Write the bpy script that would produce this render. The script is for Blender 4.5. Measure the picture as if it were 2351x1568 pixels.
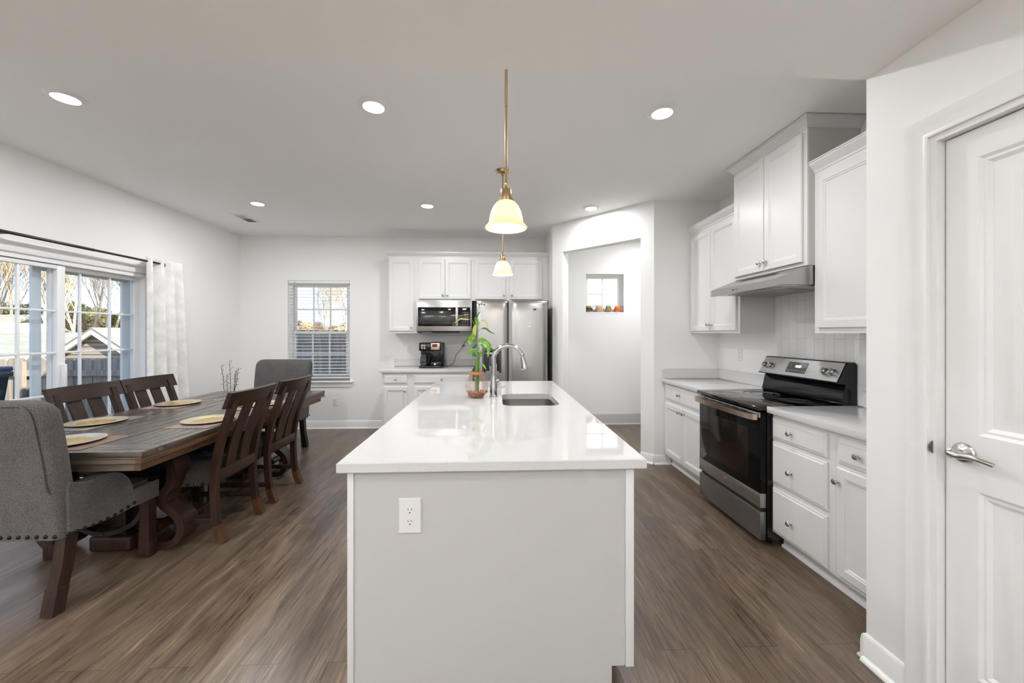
import bpy, bmesh, math, random
from mathutils import Vector, Matrix, Euler
R = math.radians
PI = math.pi
scene = bpy.context.scene
for o in list(bpy.data.objects):
    bpy.data.objects.remove(o)
COL = scene.collection

# ------------------------------------------------------------------ camera
F_PX, CX, CY, EYE = 890.0, 1175.5, 765.5, 1.39
YAW = math.atan(38.5 / 890.0)
cam_d = bpy.data.cameras.new('camera')
cam = bpy.data.objects.new('camera', cam_d)
COL.objects.link(cam)
cam.location = (0, 0, EYE)
cam.rotation_euler = (R(90), 0, -YAW)
cam_d.sensor_fit = 'HORIZONTAL'
cam_d.sensor_width = 36.0
cam_d.lens = F_PX / 2351.0 * 36.0
cam_d.shift_x = 0.0
cam_d.shift_y = -(784.0 - CY) / 2351.0
cam_d.clip_start = 0.02
cam_d.clip_end = 500
scene.camera = cam

# ------------------------------------------------------------------ view
scene.view_settings.view_transform = 'Standard'
scene.view_settings.look = 'None'
scene.view_settings.exposure = 0.84
scene.view_settings.gamma = 1.0
scene.view_settings.use_curve_mapping = False
scene.cycles.max_bounces = 10
scene.cycles.diffuse_bounces = 6
scene.cycles.glossy_bounces = 4
scene.cycles.transmission_bounces = 8
scene.cycles.transparent_max_bounces = 12
scene.cycles.caustics_reflective = False
scene.cycles.caustics_refractive = False
scene.cycles.sample_clamp_indirect = 6.0
scene.cycles.use_denoising = True

# ------------------------------------------------------------------ world, sun
world = bpy.data.worlds.new('world')
scene.world = world
world.use_nodes = True
wn = world.node_tree
wn.nodes.clear()
w_tc = wn.nodes.new('ShaderNodeTexCoord')
w_sp = wn.nodes.new('ShaderNodeSeparateXYZ')
sky = wn.nodes.new('ShaderNodeValToRGB')       # clear winter sky: pale at the horizon, deeper blue overhead
sky.color_ramp.elements[0].position = 0.0
sky.color_ramp.elements[0].color = (0.60, 0.70, 0.86, 1)
sky.color_ramp.elements[1].position = 1.0
sky.color_ramp.elements[1].color = (0.26, 0.42, 0.76, 1)
e_ = sky.color_ramp.elements.new(0.25); e_.color = (0.42, 0.56, 0.82, 1)
wn.links.new(w_tc.outputs['Generated'], w_sp.inputs['Vector'])
wn.links.new(w_sp.outputs['Z'], sky.inputs['Fac'])
bg = wn.nodes.new('ShaderNodeBackground')
bg.inputs['Strength'].default_value = 1.1
wo = wn.nodes.new('ShaderNodeOutputWorld')
wn.links.new(sky.outputs['Color'], bg.inputs['Color'])
wn.links.new(bg.outputs['Background'], wo.inputs['Surface'])

def light(name, typ, loc, energy, color=(1, 1, 1), rot=(0, 0, 0), parent=None, **kw):
    d = bpy.data.lights.new(name, typ)
    d.energy = energy
    d.color = color
    for k, v in kw.items():
        setattr(d, k, v)
    o = bpy.data.objects.new(name, d)
    COL.objects.link(o)
    o.location = loc
    o.rotation_euler = rot
    if parent:
        o.parent = parent
    return o

sun_dir = Vector((1.0, -0.62, 0.80)).normalized()      # points toward the sun
sun = light('sun', 'SUN', (0, 0, 30), 7.0, (1.0, 0.93, 0.82), angle=R(0.6))
sun.rotation_euler = sun_dir.to_track_quat('Z', 'Y').to_euler()

P_DOWN = 10.0
P_LIVING = 3.2
P_PEND = 6.5
P_HALL = 12.0

# ------------------------------------------------------------------ tagging
def tag(o, label=None, cat=None, group=None, kind=None):
    if label: o['label'] = label
    if cat: o['category'] = cat
    if group: o['group'] = group
    if kind: o['kind'] = kind
    return o

def thing(name, label, cat, loc=(0, 0, 0), rz=0.0, group=None, kind=None):
    o = bpy.data.objects.new(name, None)
    o.empty_display_size = 0.1
    COL.objects.link(o)
    o.location = loc
    o.rotation_euler = (0, 0, rz)
    tag(o, label, cat, group, kind)
    return o

def copy_tree(o, parent=None):
    c = o.copy()
    COL.objects.link(c)
    c.parent = parent
    for ch in list(o.children):
        copy_tree(ch, c)
    return c

# ------------------------------------------------------------------ materials
def nm(name):
    m = bpy.data.materials.new(name)
    m.use_nodes = True
    return m, m.node_tree.nodes, m.node_tree.links, m.node_tree.nodes['Principled BSDF']

def mat(name, col, rough=0.5, metal=0.0, spec=0.5, bump=0.0, bscale=200.0, var=0.0, vscale=3.0, coat=0.0):
    m, n, l, b = nm(name)
    b.inputs['Base Color'].default_value = (*col, 1)
    b.inputs['Roughness'].default_value = rough
    b.inputs['Metallic'].default_value = metal
    b.inputs['Specular IOR Level'].default_value = spec
    b.inputs['Coat Weight'].default_value = coat
    tc = n.new('ShaderNodeTexCoord')
    if var > 0:
        nz = n.new('ShaderNodeTexNoise')
        nz.inputs['Scale'].default_value = vscale
        nz.inputs['Detail'].default_value = 4
        l.new(tc.outputs['Object'], nz.inputs['Vector'])
        mx = n.new('ShaderNodeMix'); mx.data_type = 'RGBA'
        mx.inputs['A'].default_value = (*[c * (1 - var) for c in col], 1)
        mx.inputs['B'].default_value = (*[min(1, c * (1 + var)) for c in col], 1)
        l.new(nz.outputs['Fac'], mx.inputs['Factor'])
        l.new(mx.outputs['Result'], b.inputs['Base Color'])
    if bump > 0:
        nb = n.new('ShaderNodeTexNoise')
        nb.inputs['Scale'].default_value = bscale
        nb.inputs['Detail'].default_value = 3
        l.new(tc.outputs['Object'], nb.inputs['Vector'])
        bp = n.new('ShaderNodeBump')
        bp.inputs['Strength'].default_value = bump
        bp.inputs['Distance'].default_value = 0.002
        l.new(nb.outputs['Fac'], bp.inputs['Height'])
        l.new(bp.outputs['Normal'], b.inputs['Normal'])
    return m

def emis(name, col, strength):
    m, n, l, b = nm(name)
    b.inputs['Base Color'].default_value = (*col, 1)
    b.inputs['Emission Color'].default_value = (*col, 1)
    b.inputs['Emission Strength'].default_value = strength
    b.inputs['Roughness'].default_value = 0.4
    return m

def ramp(n, stops):
    r = n.new('ShaderNodeValToRGB')
    e = r.color_ramp.elements
    while len(e) < len(stops):
        e.new(0.5)
    for i, (p, c) in enumerate(stops):
        e[i].position = p
        e[i].color = (*c, 1)
    return r

def wood(name, dark, light_, axis='Z', rough=0.35, scale=1.0, third=None, bump=0.15, coat=0.0):
    m, n, l, b = nm(name)
    tc = n.new('ShaderNodeTexCoord')
    mp = n.new('ShaderNodeMapping')
    s = {'X': (1.2, 14, 14), 'Y': (14, 1.2, 14), 'Z': (14, 14, 1.2)}[axis]
    mp.inputs['Scale'].default_value = tuple(v * scale for v in s)
    l.new(tc.outputs['Object'], mp.inputs['Vector'])
    nz = n.new('ShaderNodeTexNoise')
    nz.inputs['Scale'].default_value = 1.6
    nz.inputs['Detail'].default_value = 7
    nz.inputs['Roughness'].default_value = 0.65
    nz.inputs['Distortion'].default_value = 0.35
    l.new(mp.outputs['Vector'], nz.inputs['Vector'])
    stops = [(0.32, dark), (0.68, light_)]
    if third:
        stops = [(0.28, dark), (0.5, light_), (0.72, third)]
    r = ramp(n, stops)
    l.new(nz.outputs['Fac'], r.inputs['Fac'])
    l.new(r.outputs['Color'], b.inputs['Base Color'])
    b.inputs['Roughness'].default_value = rough
    b.inputs['Coat Weight'].default_value = coat
    b.inputs['Coat Roughness'].default_value = 0.2
    b.inputs['Specular IOR Level'].default_value = 0.35
    bp = n.new('ShaderNodeBump')
    bp.inputs['Strength'].default_value = bump
    bp.inputs['Distance'].default_value = 0.002
    l.new(nz.outputs['Fac'], bp.inputs['Height'])
    l.new(bp.outputs['Normal'], b.inputs['Normal'])
    return m

def floor_mat():
    m, n, l, b = nm('floor_planks')
    tc = n.new('ShaderNodeTexCoord')
    mp = n.new('ShaderNodeMapping')
    mp.inputs['Rotation'].default_value = (0, 0, R(90))
    l.new(tc.outputs['Object'], mp.inputs['Vector'])
    br = n.new('ShaderNodeTexBrick')
    br.offset = 0.37
    br.inputs['Color1'].default_value = (0, 0, 0, 1)
    br.inputs['Color2'].default_value = (1, 1, 1, 1)
    br.inputs['Mortar'].default_value = (0.5, 0.5, 0.5, 1)
    br.inputs['Scale'].default_value = 1.0
    br.inputs['Brick Width'].default_value = 1.22
    br.inputs['Row Height'].default_value = 0.18
    br.inputs['Mortar Size'].default_value = 0.0012
    br.inputs['Mortar Smooth'].default_value = 0.2
    l.new(mp.outputs['Vector'], br.inputs['Vector'])
    # grain, shifted per plank
    sx = n.new('ShaderNodeMapping')
    sx.inputs['Scale'].default_value = (9, 1.1, 1)
    l.new(tc.outputs['Object'], sx.inputs['Vector'])
    add = n.new('ShaderNodeVectorMath'); add.operation = 'ADD'
    mul = n.new('ShaderNodeVectorMath'); mul.operation = 'SCALE'
    mul.inputs['Scale'].default_value = 17.0
    l.new(br.outputs['Color'], mul.inputs[0])
    l.new(sx.outputs['Vector'], add.inputs[0])
    l.new(mul.outputs['Vector'], add.inputs[1])
    nz = n.new('ShaderNodeTexNoise')
    nz.inputs['Scale'].default_value = 1.0
    nz.inputs['Detail'].default_value = 8
    nz.inputs['Roughness'].default_value = 0.62
    nz.inputs['Distortion'].default_value = 0.8
    l.new(add.outputs['Vector'], nz.inputs['Vector'])
    r = ramp(n, [(0.25, (0.062, 0.043, 0.029)), (0.50, (0.128, 0.091, 0.062)), (0.80, (0.225, 0.167, 0.117))])
    l.new(nz.outputs['Fac'], r.inputs['Fac'])
    # fine streaks
    s2 = n.new('ShaderNodeMapping')
    s2.inputs['Scale'].default_value = (80, 4.2, 1)
    l.new(tc.outputs['Object'], s2.inputs['Vector'])
    n2 = n.new('ShaderNodeTexNoise')
    n2.inputs['Scale'].default_value = 1.0
    n2.inputs['Detail'].default_value = 5
    n2.inputs['Distortion'].default_value = 1.2
    l.new(s2.outputs['Vector'], n2.inputs['Vector'])
    r2 = ramp(n, [(0.3, (0.42, 0.39, 0.36)), (0.50, (1, 1, 1)), (0.60, (1.0, 1.0, 1.0)), (0.70, (1.7, 1.65, 1.6))])
    l.new(n2.outputs['Fac'], r2.inputs['Fac'])
    mx = n.new('ShaderNodeMix'); mx.data_type = 'RGBA'; mx.blend_type = 'MULTIPLY'
    mx.inputs['Factor'].default_value = 1.0
    l.new(r.outputs['Color'], mx.inputs['A'])
    l.new(r2.outputs['Color'], mx.inputs['B'])
    # plank tone
    r3 = ramp(n, [(0.0, (0.92, 0.92, 0.92)), (1.0, (1.12, 1.10, 1.08))])
    l.new(br.outputs['Color'], r3.inputs['Fac'])
    m2 = n.new('ShaderNodeMix'); m2.data_type = 'RGBA'; m2.blend_type = 'MULTIPLY'
    m2.inputs['Factor'].default_value = 1.0
    l.new(mx.outputs['Result'], m2.inputs['A'])
    l.new(r3.outputs['Color'], m2.inputs['B'])
    # seams
    m3 = n.new('ShaderNodeMix'); m3.data_type = 'RGBA'
    l.new(br.outputs['Fac'], m3.inputs['Factor'])
    l.new(m2.outputs['Result'], m3.inputs['A'])
    m3.inputs['B'].default_value = (0.045, 0.03, 0.02, 1)
    l.new(m3.outputs['Result'], b.inputs['Base Color'])
    b.inputs['Roughness'].default_value = 0.30
    b.inputs['Specular IOR Level'].default_value = 0.6
    bp = n.new('ShaderNodeBump')
    bp.inputs['Strength'].default_value = 0.25
    bp.inputs['Distance'].default_value = 0.0015
    l.new(n2.outputs['Fac'], bp.inputs['Height'])
    l.new(bp.outputs['Normal'], b.inputs['Normal'])
    return m

def table_mat(name, axis='Y'):
    m, n, l, b = nm(name)
    tc = n.new('ShaderNodeTexCoord')
    mp = n.new('ShaderNodeMapping')
    mp.inputs['Scale'].default_value = (22, 1.3, 22) if axis == 'Y' else (1.3, 22, 22)
    l.new(tc.outputs['Object'], mp.inputs['Vector'])
    nz = n.new('ShaderNodeTexNoise')
    nz.inputs['Scale'].default_value = 1.3
    nz.inputs['Detail'].default_value = 6
    nz.inputs['Distortion'].default_value = 0.6
    l.new(mp.outputs['Vector'], nz.inputs['Vector'])
    r = ramp(n, [(0.34, (0.014, 0.009, 0.006)), (0.47, (0.055, 0.040, 0.027)), (0.60, (0.135, 0.115, 0.088)), (0.72, (0.035, 0.022, 0.013))])
    l.new(nz.outputs['Fac'], r.inputs['Fac'])
    l.new(r.outputs['Color'], b.inputs['Base Color'])
    mr = n.new('ShaderNodeMapRange')
    mr.inputs['From Min'].default_value = 0.3; mr.inputs['From Max'].default_value = 0.7
    mr.inputs['To Min'].default_value = 0.42; mr.inputs['To Max'].default_value = 0.14
    l.new(nz.outputs['Fac'], mr.inputs['Value'])
    l.new(mr.outputs['Result'], b.inputs['Roughness'])
    b.inputs['Specular IOR Level'].default_value = 0.9
    bp = n.new('ShaderNodeBump')
    bp.inputs['Strength'].default_value = 0.35
    bp.inputs['Distance'].default_value = 0.002
    l.new(nz.outputs['Fac'], bp.inputs['Height'])
    l.new(bp.outputs['Normal'], b.inputs['Normal'])
    return m

def fabric(name, c1, c2, scale=420.0, rough=0.95, sheen=0.3):
    m, n, l, b = nm(name)
    tc = n.new('ShaderNodeTexCoord')
    w1 = n.new('ShaderNodeTexNoise'); w1.inputs['Scale'].default_value = scale; w1.inputs['Detail'].default_value = 2
    wm = n.new('ShaderNodeMapping'); wm.inputs['Scale'].default_value = (0.45, 0.45, 1.3); wm.inputs['Rotation'].default_value = (0.35, 0.35, 0)
    l.new(tc.outputs['Object'], wm.inputs['Vector'])
    w2 = n.new('ShaderNodeTexNoise'); w2.inputs['Scale'].default_value = 9; w2.inputs['Detail'].default_value = 3
    l.new(wm.outputs['Vector'], w1.inputs['Vector'])
    l.new(tc.outputs['Object'], w2.inputs['Vector'])
    r = ramp(n, [(0.40, c1), (0.60, c2)])
    l.new(w1.outputs['Fac'], r.inputs['Fac'])
    r2 = ramp(n, [(0.3, (0.9, 0.9, 0.9)), (0.7, (1.1, 1.1, 1.1))])
    l.new(w2.outputs['Fac'], r2.inputs['Fac'])
    mx = n.new('ShaderNodeMix'); mx.data_type = 'RGBA'; mx.blend_type = 'MULTIPLY'; mx.inputs['Factor'].default_value = 1
    l.new(r.outputs['Color'], mx.inputs['A']); l.new(r2.outputs['Color'], mx.inputs['B'])
    l.new(mx.outputs['Result'], b.inputs['Base Color'])
    b.inputs['Roughness'].default_value = rough
    b.inputs['Sheen Weight'].default_value = sheen
    bp = n.new('ShaderNodeBump'); bp.inputs['Strength'].default_value = 0.5; bp.inputs['Distance'].default_value = 0.002
    l.new(w1.outputs['Fac'], bp.inputs['Height'])
    l.new(bp.outputs['Normal'], b.inputs['Normal'])
    return m

def glass_mat(name, tint=(1, 1, 1), gloss=0.06):
    m = bpy.data.materials.new(name); m.use_nodes = True
    n, l = m.node_tree.nodes, m.node_tree.links
    n.clear()
    t = n.new('ShaderNodeBsdfTransparent'); t.inputs['Color'].default_value = (*tint, 1)
    g = n.new('ShaderNodeBsdfGlossy'); g.inputs['Roughness'].default_value = 0.02
    f = n.new('ShaderNodeFresnel'); f.inputs['IOR'].default_value = 1.45
    ma = n.new('ShaderNodeMath'); ma.operation = 'MULTIPLY_ADD'
    ma.inputs[1].default_value = 0.8; ma.inputs[2].default_value = gloss * 0.3
    mx = n.new('ShaderNodeMixShader'); o = n.new('ShaderNodeOutputMaterial')
    ge = n.new('ShaderNodeNewGeometry')
    iv = n.new('ShaderNodeMath'); iv.operation = 'SUBTRACT'; iv.inputs[0].default_value = 1.0
    mu = n.new('ShaderNodeMath'); mu.operation = 'MULTIPLY'
    l.new(ge.outputs['Backfacing'], iv.inputs[1])
    l.new(f.outputs['Fac'], ma.inputs[0])
    l.new(ma.outputs['Value'], mu.inputs[0]); l.new(iv.outputs['Value'], mu.inputs[1])
    l.new(mu.outputs['Value'], mx.inputs['Fac'])
    l.new(t.outputs['BSDF'], mx.inputs[1]); l.new(g.outputs['BSDF'], mx.inputs[2])
    l.new(mx.outputs['Shader'], o.inputs['Surface'])
    return m

def brushed(name, col=(0.62, 0.61, 0.59), rough=0.28, axis='Z'):
    m, n, l, b = nm(name)
    tc = n.new('ShaderNodeTexCoord')
    mp = n.new('ShaderNodeMapping')
    mp.inputs['Scale'].default_value = {'X': (2, 120, 120), 'Y': (120, 2, 120), 'Z': (120, 120, 2)}[axis]
    l.new(tc.outputs['Object'], mp.inputs['Vector'])
    nz = n.new('ShaderNodeTexNoise'); nz.inputs['Scale'].default_value = 1; nz.inputs['Detail'].default_value = 2
    l.new(mp.outputs['Vector'], nz.inputs['Vector'])
    mr = n.new('ShaderNodeMapRange')
    mr.inputs['To Min'].default_value = rough - 0.02; mr.inputs['To Max'].default_value = rough + 0.03
    l.new(nz.outputs['Fac'], mr.inputs['Value'])
    l.new(mr.outputs['Result'], b.inputs['Roughness'])
    b.inputs['Base Color'].default_value = (*col, 1)
    b.inputs['Metallic'].default_value = 1.0
    return m

def quartz(name):
    m, n, l, b = nm(name)
    tc = n.new('ShaderNodeTexCoord')
    v = n.new('ShaderNodeTexVoronoi'); v.inputs['Scale'].default_value = 420
    l.new(tc.outputs['Object'], v.inputs['Vector'])
    r = ramp(n, [(0.0, (0.40, 0.38, 0.36)), (0.14, (0.61, 0.605, 0.59)), (0.3, (0.67, 0.665, 0.655))])
    l.new(v.outputs['Distance'], r.inputs['Fac'])
    nz = n.new('ShaderNodeTexNoise'); nz.inputs['Scale'].default_value = 260; nz.inputs['Detail'].default_value = 1
    l.new(tc.outputs['Object'], nz.inputs['Vector'])
    r2 = ramp(n, [(0.46, (0.67, 0.665, 0.655)), (0.6, (0.63, 0.62, 0.61))])
    l.new(nz.outputs['Fac'], r2.inputs['Fac'])
    mx = n.new('ShaderNodeMix'); mx.data_type = 'RGBA'; mx.inputs['Factor'].default_value = 0.5
    l.new(r.outputs['Color'], mx.inputs['A']); l.new(r2.outputs['Color'], mx.inputs['B'])
    l.new(mx.outputs['Result'], b.inputs['Base Color'])
    b.inputs['Roughness'].default_value = 0.035
    b.inputs['Specular IOR Level'].default_value = 0.5
    return m

def brick_mat(name, c1, c2, mortar, w, h, ms, rot=0.0, rough=0.7, bump=0.6, axes='XZ', rock=0.3):
    m, n, l, b = nm(name)
    tc = n.new('ShaderNodeTexCoord')
    sp = n.new('ShaderNodeSeparateXYZ'); cb = n.new('ShaderNodeCombineXYZ')
    l.new(tc.outputs['Object'], sp.inputs['Vector'])
    l.new(sp.outputs[axes[0]], cb.inputs['X']); l.new(sp.outputs[axes[1]], cb.inputs['Y'])
    br = n.new('ShaderNodeTexBrick')
    br.inputs['Color1'].default_value = (*c1, 1); br.inputs['Color2'].default_value = (*c2, 1)
    br.inputs['Mortar'].default_value = (*mortar, 1)
    br.inputs['Scale'].default_value = 1
    br.inputs['Brick Width'].default_value = w; br.inputs['Row Height'].default_value = h
    br.inputs['Mortar Size'].default_value = ms
    l.new(cb.outputs['Vector'], br.inputs['Vector'])
    l.new(br.outputs['Color'], b.inputs['Base Color'])
    nz = n.new('ShaderNodeTexNoise'); nz.inputs['Scale'].default_value = 60; nz.inputs['Detail'].default_value = 3
    l.new(tc.outputs['Object'], nz.inputs['Vector'])
    ma = n.new('ShaderNodeMath'); ma.operation = 'MULTIPLY_ADD'; ma.inputs[1].default_value = rock
    inv = n.new('ShaderNodeMath'); inv.operation = 'SUBTRACT'; inv.inputs[0].default_value = 1.0
    l.new(br.outputs['Fac'], inv.inputs[1])
    l.new(nz.outputs['Fac'], ma.inputs[0]); l.new(inv.outputs['Value'], ma.inputs[2])
    bp = n.new('ShaderNodeBump'); bp.inputs['Strength'].default_value = bump; bp.inputs['Distance'].default_value = 0.004
    l.new(ma.outputs['Value'], bp.inputs['Height'])
    l.new(bp.outputs['Normal'], b.inputs['Normal'])
    b.inputs['Roughness'].default_value = rough
    return m

M = {}
M['wall'] = mat('wall_paint', (0.89, 0.882, 0.87), 0.55, bump=0.06, bscale=350)
M['ceil'] = mat('ceiling_paint', (0.92, 0.917, 0.91), 0.75, bump=0.1, bscale=160)
M['trim'] = mat('trim_paint', (0.86, 0.855, 0.845), 0.35)
M['cab'] = mat('cabinet_paint', (0.78, 0.77, 0.76), 0.33)
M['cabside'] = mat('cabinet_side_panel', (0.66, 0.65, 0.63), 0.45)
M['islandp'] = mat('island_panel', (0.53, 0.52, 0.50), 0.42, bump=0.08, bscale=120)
M['floor'] = floor_mat()
M['quartz'] = quartz('quartz_white')
M['steel'] = brushed('brushed_steel', axis='X')
M['steelv'] = mat('brushed_steel_vertical', (0.45, 0.445, 0.435), 0.27, 1.0)
M['steelY'] = brushed('brushed_steel_y', (0.44, 0.43, 0.42), 0.3, axis='Y')
M['steeldark'] = brushed('dark_brushed_steel', (0.32, 0.32, 0.32), 0.34, axis='Y')
M['sinksteel'] = brushed('sink_steel', (0.42, 0.41, 0.39), 0.3, axis='Z')
M['nickel'] = mat('satin_nickel', (0.55, 0.53, 0.50), 0.24, 1.0)
M['chrome'] = mat('chrome', (0.50, 0.50, 0.495), 0.16, 1.0)
M['copper'] = mat('brushed_copper', (0.62, 0.48, 0.38), 0.22, 1.0)
M['brass'] = mat('antique_brass', (0.50, 0.36, 0.20), 0.25, 1.0)
M['black'] = mat('black_enamel', (0.005, 0.005, 0.007), 0.14, spec=0.4)
M['blackm'] = mat('black_matte', (0.012, 0.012, 0.013), 0.45)
M['blackg'] = mat('black_glass', (0.004, 0.004, 0.004), 0.05, spec=0.6)
M['ovenglass'] = mat('oven_window', (0.013, 0.008, 0.006), 0.08, spec=0.16)
M['ovendoor'] = mat('oven_door_glass', (0.004, 0.004, 0.004), 0.06, spec=0.14)
M['mwglass'] = mat('microwave_window', (0.035, 0.035, 0.035), 0.12, spec=0.5)
M['greyplastic'] = mat('dark_grey_plastic', (0.06, 0.06, 0.065), 0.35)
M['plastic'] = mat('white_plastic', (0.80, 0.79, 0.77), 0.3)
M['slot'] = mat('slot_black', (0.01, 0.01, 0.01), 0.6)
M['iron'] = mat('black_iron', (0.010, 0.010, 0.011), 0.22, 0.0, spec=0.7)
M['chairwood'] = wood('chair_wood', (0.012, 0.006, 0.004), (0.042, 0.018, 0.009), 'Z', 0.38)
M['chairwoodx'] = wood('chair_wood_rail', (0.012, 0.006, 0.004), (0.042, 0.018, 0.009), 'X', 0.38)
M['cap'] = wood('leg_cap_wood', (0.05, 0.022, 0.010), (0.10, 0.043, 0.018), 'Z', 0.35)
M['tabletop'] = table_mat('table_planks', 'Y')
M['tableend'] = table_mat('table_end_planks', 'X')
M['tableedge'] = wood('table_edge', (0.022, 0.011, 0.006), (0.12, 0.062, 0.028), 'Y', 0.3, third=(0.05, 0.032, 0.02))
M['tableedgex'] = wood('table_edge_end', (0.028, 0.018, 0.011), (0.14, 0.112, 0.08), 'X', 0.3, third=(0.05, 0.034, 0.022))
M['scroll'] = wood('scroll_wood', (0.014, 0.007, 0.005), (0.040, 0.019, 0.011), 'Z', 0.35)
M['fab'] = fabric('grey_tweed', (0.038, 0.033, 0.034), (0.150, 0.136, 0.134), 560, sheen=0.0)
M['seatfab'] = fabric('brown_tweed', (0.014, 0.011, 0.011), (0.060, 0.048, 0.043), 560, sheen=0.0)
M['nail'] = mat('nailhead_bronze', (0.03, 0.024, 0.02), 0.22, 0.8)
M['curtain'] = fabric('white_linen', (0.80, 0.79, 0.77), (0.88, 0.87, 0.85), 300, 0.95, 0.1)
M['gold'] = mat('gold_mosaic', (0.55, 0.37, 0.12), 0.3, 0.55, bump=0.8, bscale=120, var=0.5, vscale=40)
M['goldrim'] = mat('gold_silver_ring', (0.62, 0.54, 0.38), 0.28, 0.6, bump=0.9, bscale=160, var=0.35, vscale=60)
M['mosaic'] = mat('silver_mosaic', (0.66, 0.62, 0.52), 0.25, 0.7, bump=1.0, bscale=110, var=0.4, vscale=80)
M['mat'] = brick_mat('woven_placemat', (0.22, 0.12, 0.09), (0.40, 0.34, 0.30), (0.16, 0.12, 0.10), 0.5, 0.008, 0.0015, axes='YX', rough=0.8, bump=0.4)
M['matbrown'] = brick_mat('brown_placemat', (0.20, 0.12, 0.08), (0.30, 0.19, 0.13), (0.10, 0.07, 0.05), 0.5, 0.008, 0.0015, axes='YX', rough=0.8, bump=0.4)
M['matgrey'] = brick_mat('grey_placemat', (0.17, 0.15, 0.12), (0.26, 0.23, 0.20), (0.10, 0.09, 0.08), 0.5, 0.008, 0.0015, axes='YX', rough=0.8, bump=0.4)
M['glass'] = glass_mat('window_glass')
M['vase'] = glass_mat('vase_glass', (0.97, 0.93, 0.90), 0.2)
M['carafe'] = glass_mat('carafe_glass', (0.55, 0.62, 0.70), 0.35)
M['vinyl'] = mat('white_vinyl', (0.88, 0.88, 0.87), 0.35)
M['vinylsky'] = mat('sky_tinted_vinyl', (0.62, 0.70, 0.76), 0.4)  # white vinyl with bluish sky light put into its colour
M['slat'] = mat('blind_slat', (0.84, 0.83, 0.81), 0.4)
M['rod'] = mat('curtain_rod', (0.025, 0.02, 0.018), 0.3, 0.3)
M['backsplash'] = brick_mat('painted_tile', (0.84, 0.83, 0.81), (0.81, 0.80, 0.78), (0.64, 0.63, 0.61), 0.30, 0.085, 0.002, axes='ZY', rough=0.5, bump=0.5, rock=0.5)
M['leaf'] = mat('leaf_green', (0.16, 0.33, 0.035), 0.35, var=0.35, vscale=25)
M['leaf2'] = mat('leaf_dark_green', (0.06, 0.15, 0.03), 0.35, var=0.3, vscale=25)
M['leaf3'] = mat('leaf_yellow_green', (0.42, 0.40, 0.08), 0.4, var=0.3, vscale=25)
M['stalk'] = mat('bamboo_stalk', (0.13, 0.25, 0.05), 0.3, var=0.35, vscale=14)
M['terra'] = mat('orange_ribbon', (0.48, 0.17, 0.05), 0.6)
M['pebble'] = mat('amber_pebble', (0.30, 0.12, 0.045), 0.3, var=0.5, vscale=60)
M['twig'] = mat('twig_bark', (0.10, 0.075, 0.05), 0.8)
M['led'] = emis('led_lens', (1.0, 0.97, 0.92), 14.0)
M['shade'] = None

def shade_mat():
    m = bpy.data.materials.new('alabaster_glass_shade'); m.use_nodes = True
    n, l = m.node_tree.nodes, m.node_tree.links
    b = n['Principled BSDF']
    b.inputs['Base Color'].default_value = (0.95, 0.88, 0.72, 1)
    b.inputs['Roughness'].default_value = 0.4
    tr = n.new('ShaderNodeBsdfTranslucent'); tr.inputs['Color'].default_value = (1.0, 0.90, 0.70, 1)
    mx = n.new('ShaderNodeMixShader'); mx.inputs['Fac'].default_value = 0.6
    l.new(b.outputs['BSDF'], mx.inputs[1]); l.new(tr.outputs['BSDF'], mx.inputs[2])
    l.new(mx.outputs['Shader'], n['Material Output'].inputs['Surface'])
    return m
M['shade'] = shade_mat()
M['bulb'] = emis('bulb_glow', (1.0, 0.86, 0.62), 22.0)
M['display'] = emis('display_digits', (0.9, 1.0, 1.0), 2.5)
M['legend'] = mat('panel_legend', (0.55, 0.55, 0.55), 0.5)
M['darkprint'] = mat('dark_print', (0.05, 0.05, 0.05), 0.5)
M['rosegold'] = mat('rose_gold', (0.75, 0.55, 0.45), 0.3, 0.6)
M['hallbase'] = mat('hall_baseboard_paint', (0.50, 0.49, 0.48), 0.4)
# outside
M['fence'] = wood('weathered_fence', (0.20, 0.17, 0.14), (0.42, 0.37, 0.31), 'Z', 0.85, 0.7, bump=0.3)
M['roof'] = brick_mat('roof_shingles', (0.26, 0.27, 0.22), (0.34, 0.34, 0.28), (0.18, 0.18, 0.15), 0.5, 0.16, 0.01, axes='XY', rough=0.9, bump=0.5)
M['siding'] = brick_mat('dark_lap_siding', (0.30, 0.27, 0.23), (0.27, 0.24, 0.21), (0.08, 0.07, 0.06), 30.0, 0.14, 0.02, axes='XZ', rough=0.7, bump=0.5, rock=0.0)
M['white'] = mat('white_paint_outside', (0.82, 0.82, 0.80), 0.5)
M['whitebrick'] = brick_mat('white_brick', (0.78, 0.79, 0.78), (0.68, 0.70, 0.69), (0.60, 0.62, 0.61), 0.45, 0.16, 0.012, axes='XZ', rough=0.8, bump=0.8, rock=1.0)
M['grass'] = mat('winter_grass', (0.20, 0.17, 0.08), 0.95, var=0.3, vscale=2)
M['bark'] = mat('pale_bark', (0.66, 0.57, 0.44), 0.9, var=0.3, vscale=4)
M['twigs'] = mat('bare_twigs', (0.56, 0.46, 0.32), 0.9)
M['pine'] = mat('pine_needles', (0.34, 0.32, 0.10), 0.9, var=0.5, vscale=1.5)
M['brush'] = mat('winter_brush', (0.58, 0.46, 0.24), 0.9, var=0.4, vscale=1.0)
M['bin'] = mat('green_blue_bin', (0.010, 0.030, 0.045), 0.4)
M['binlid'] = mat('blue_bin_lid', (0.02, 0.05, 0.14), 0.35)

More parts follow.
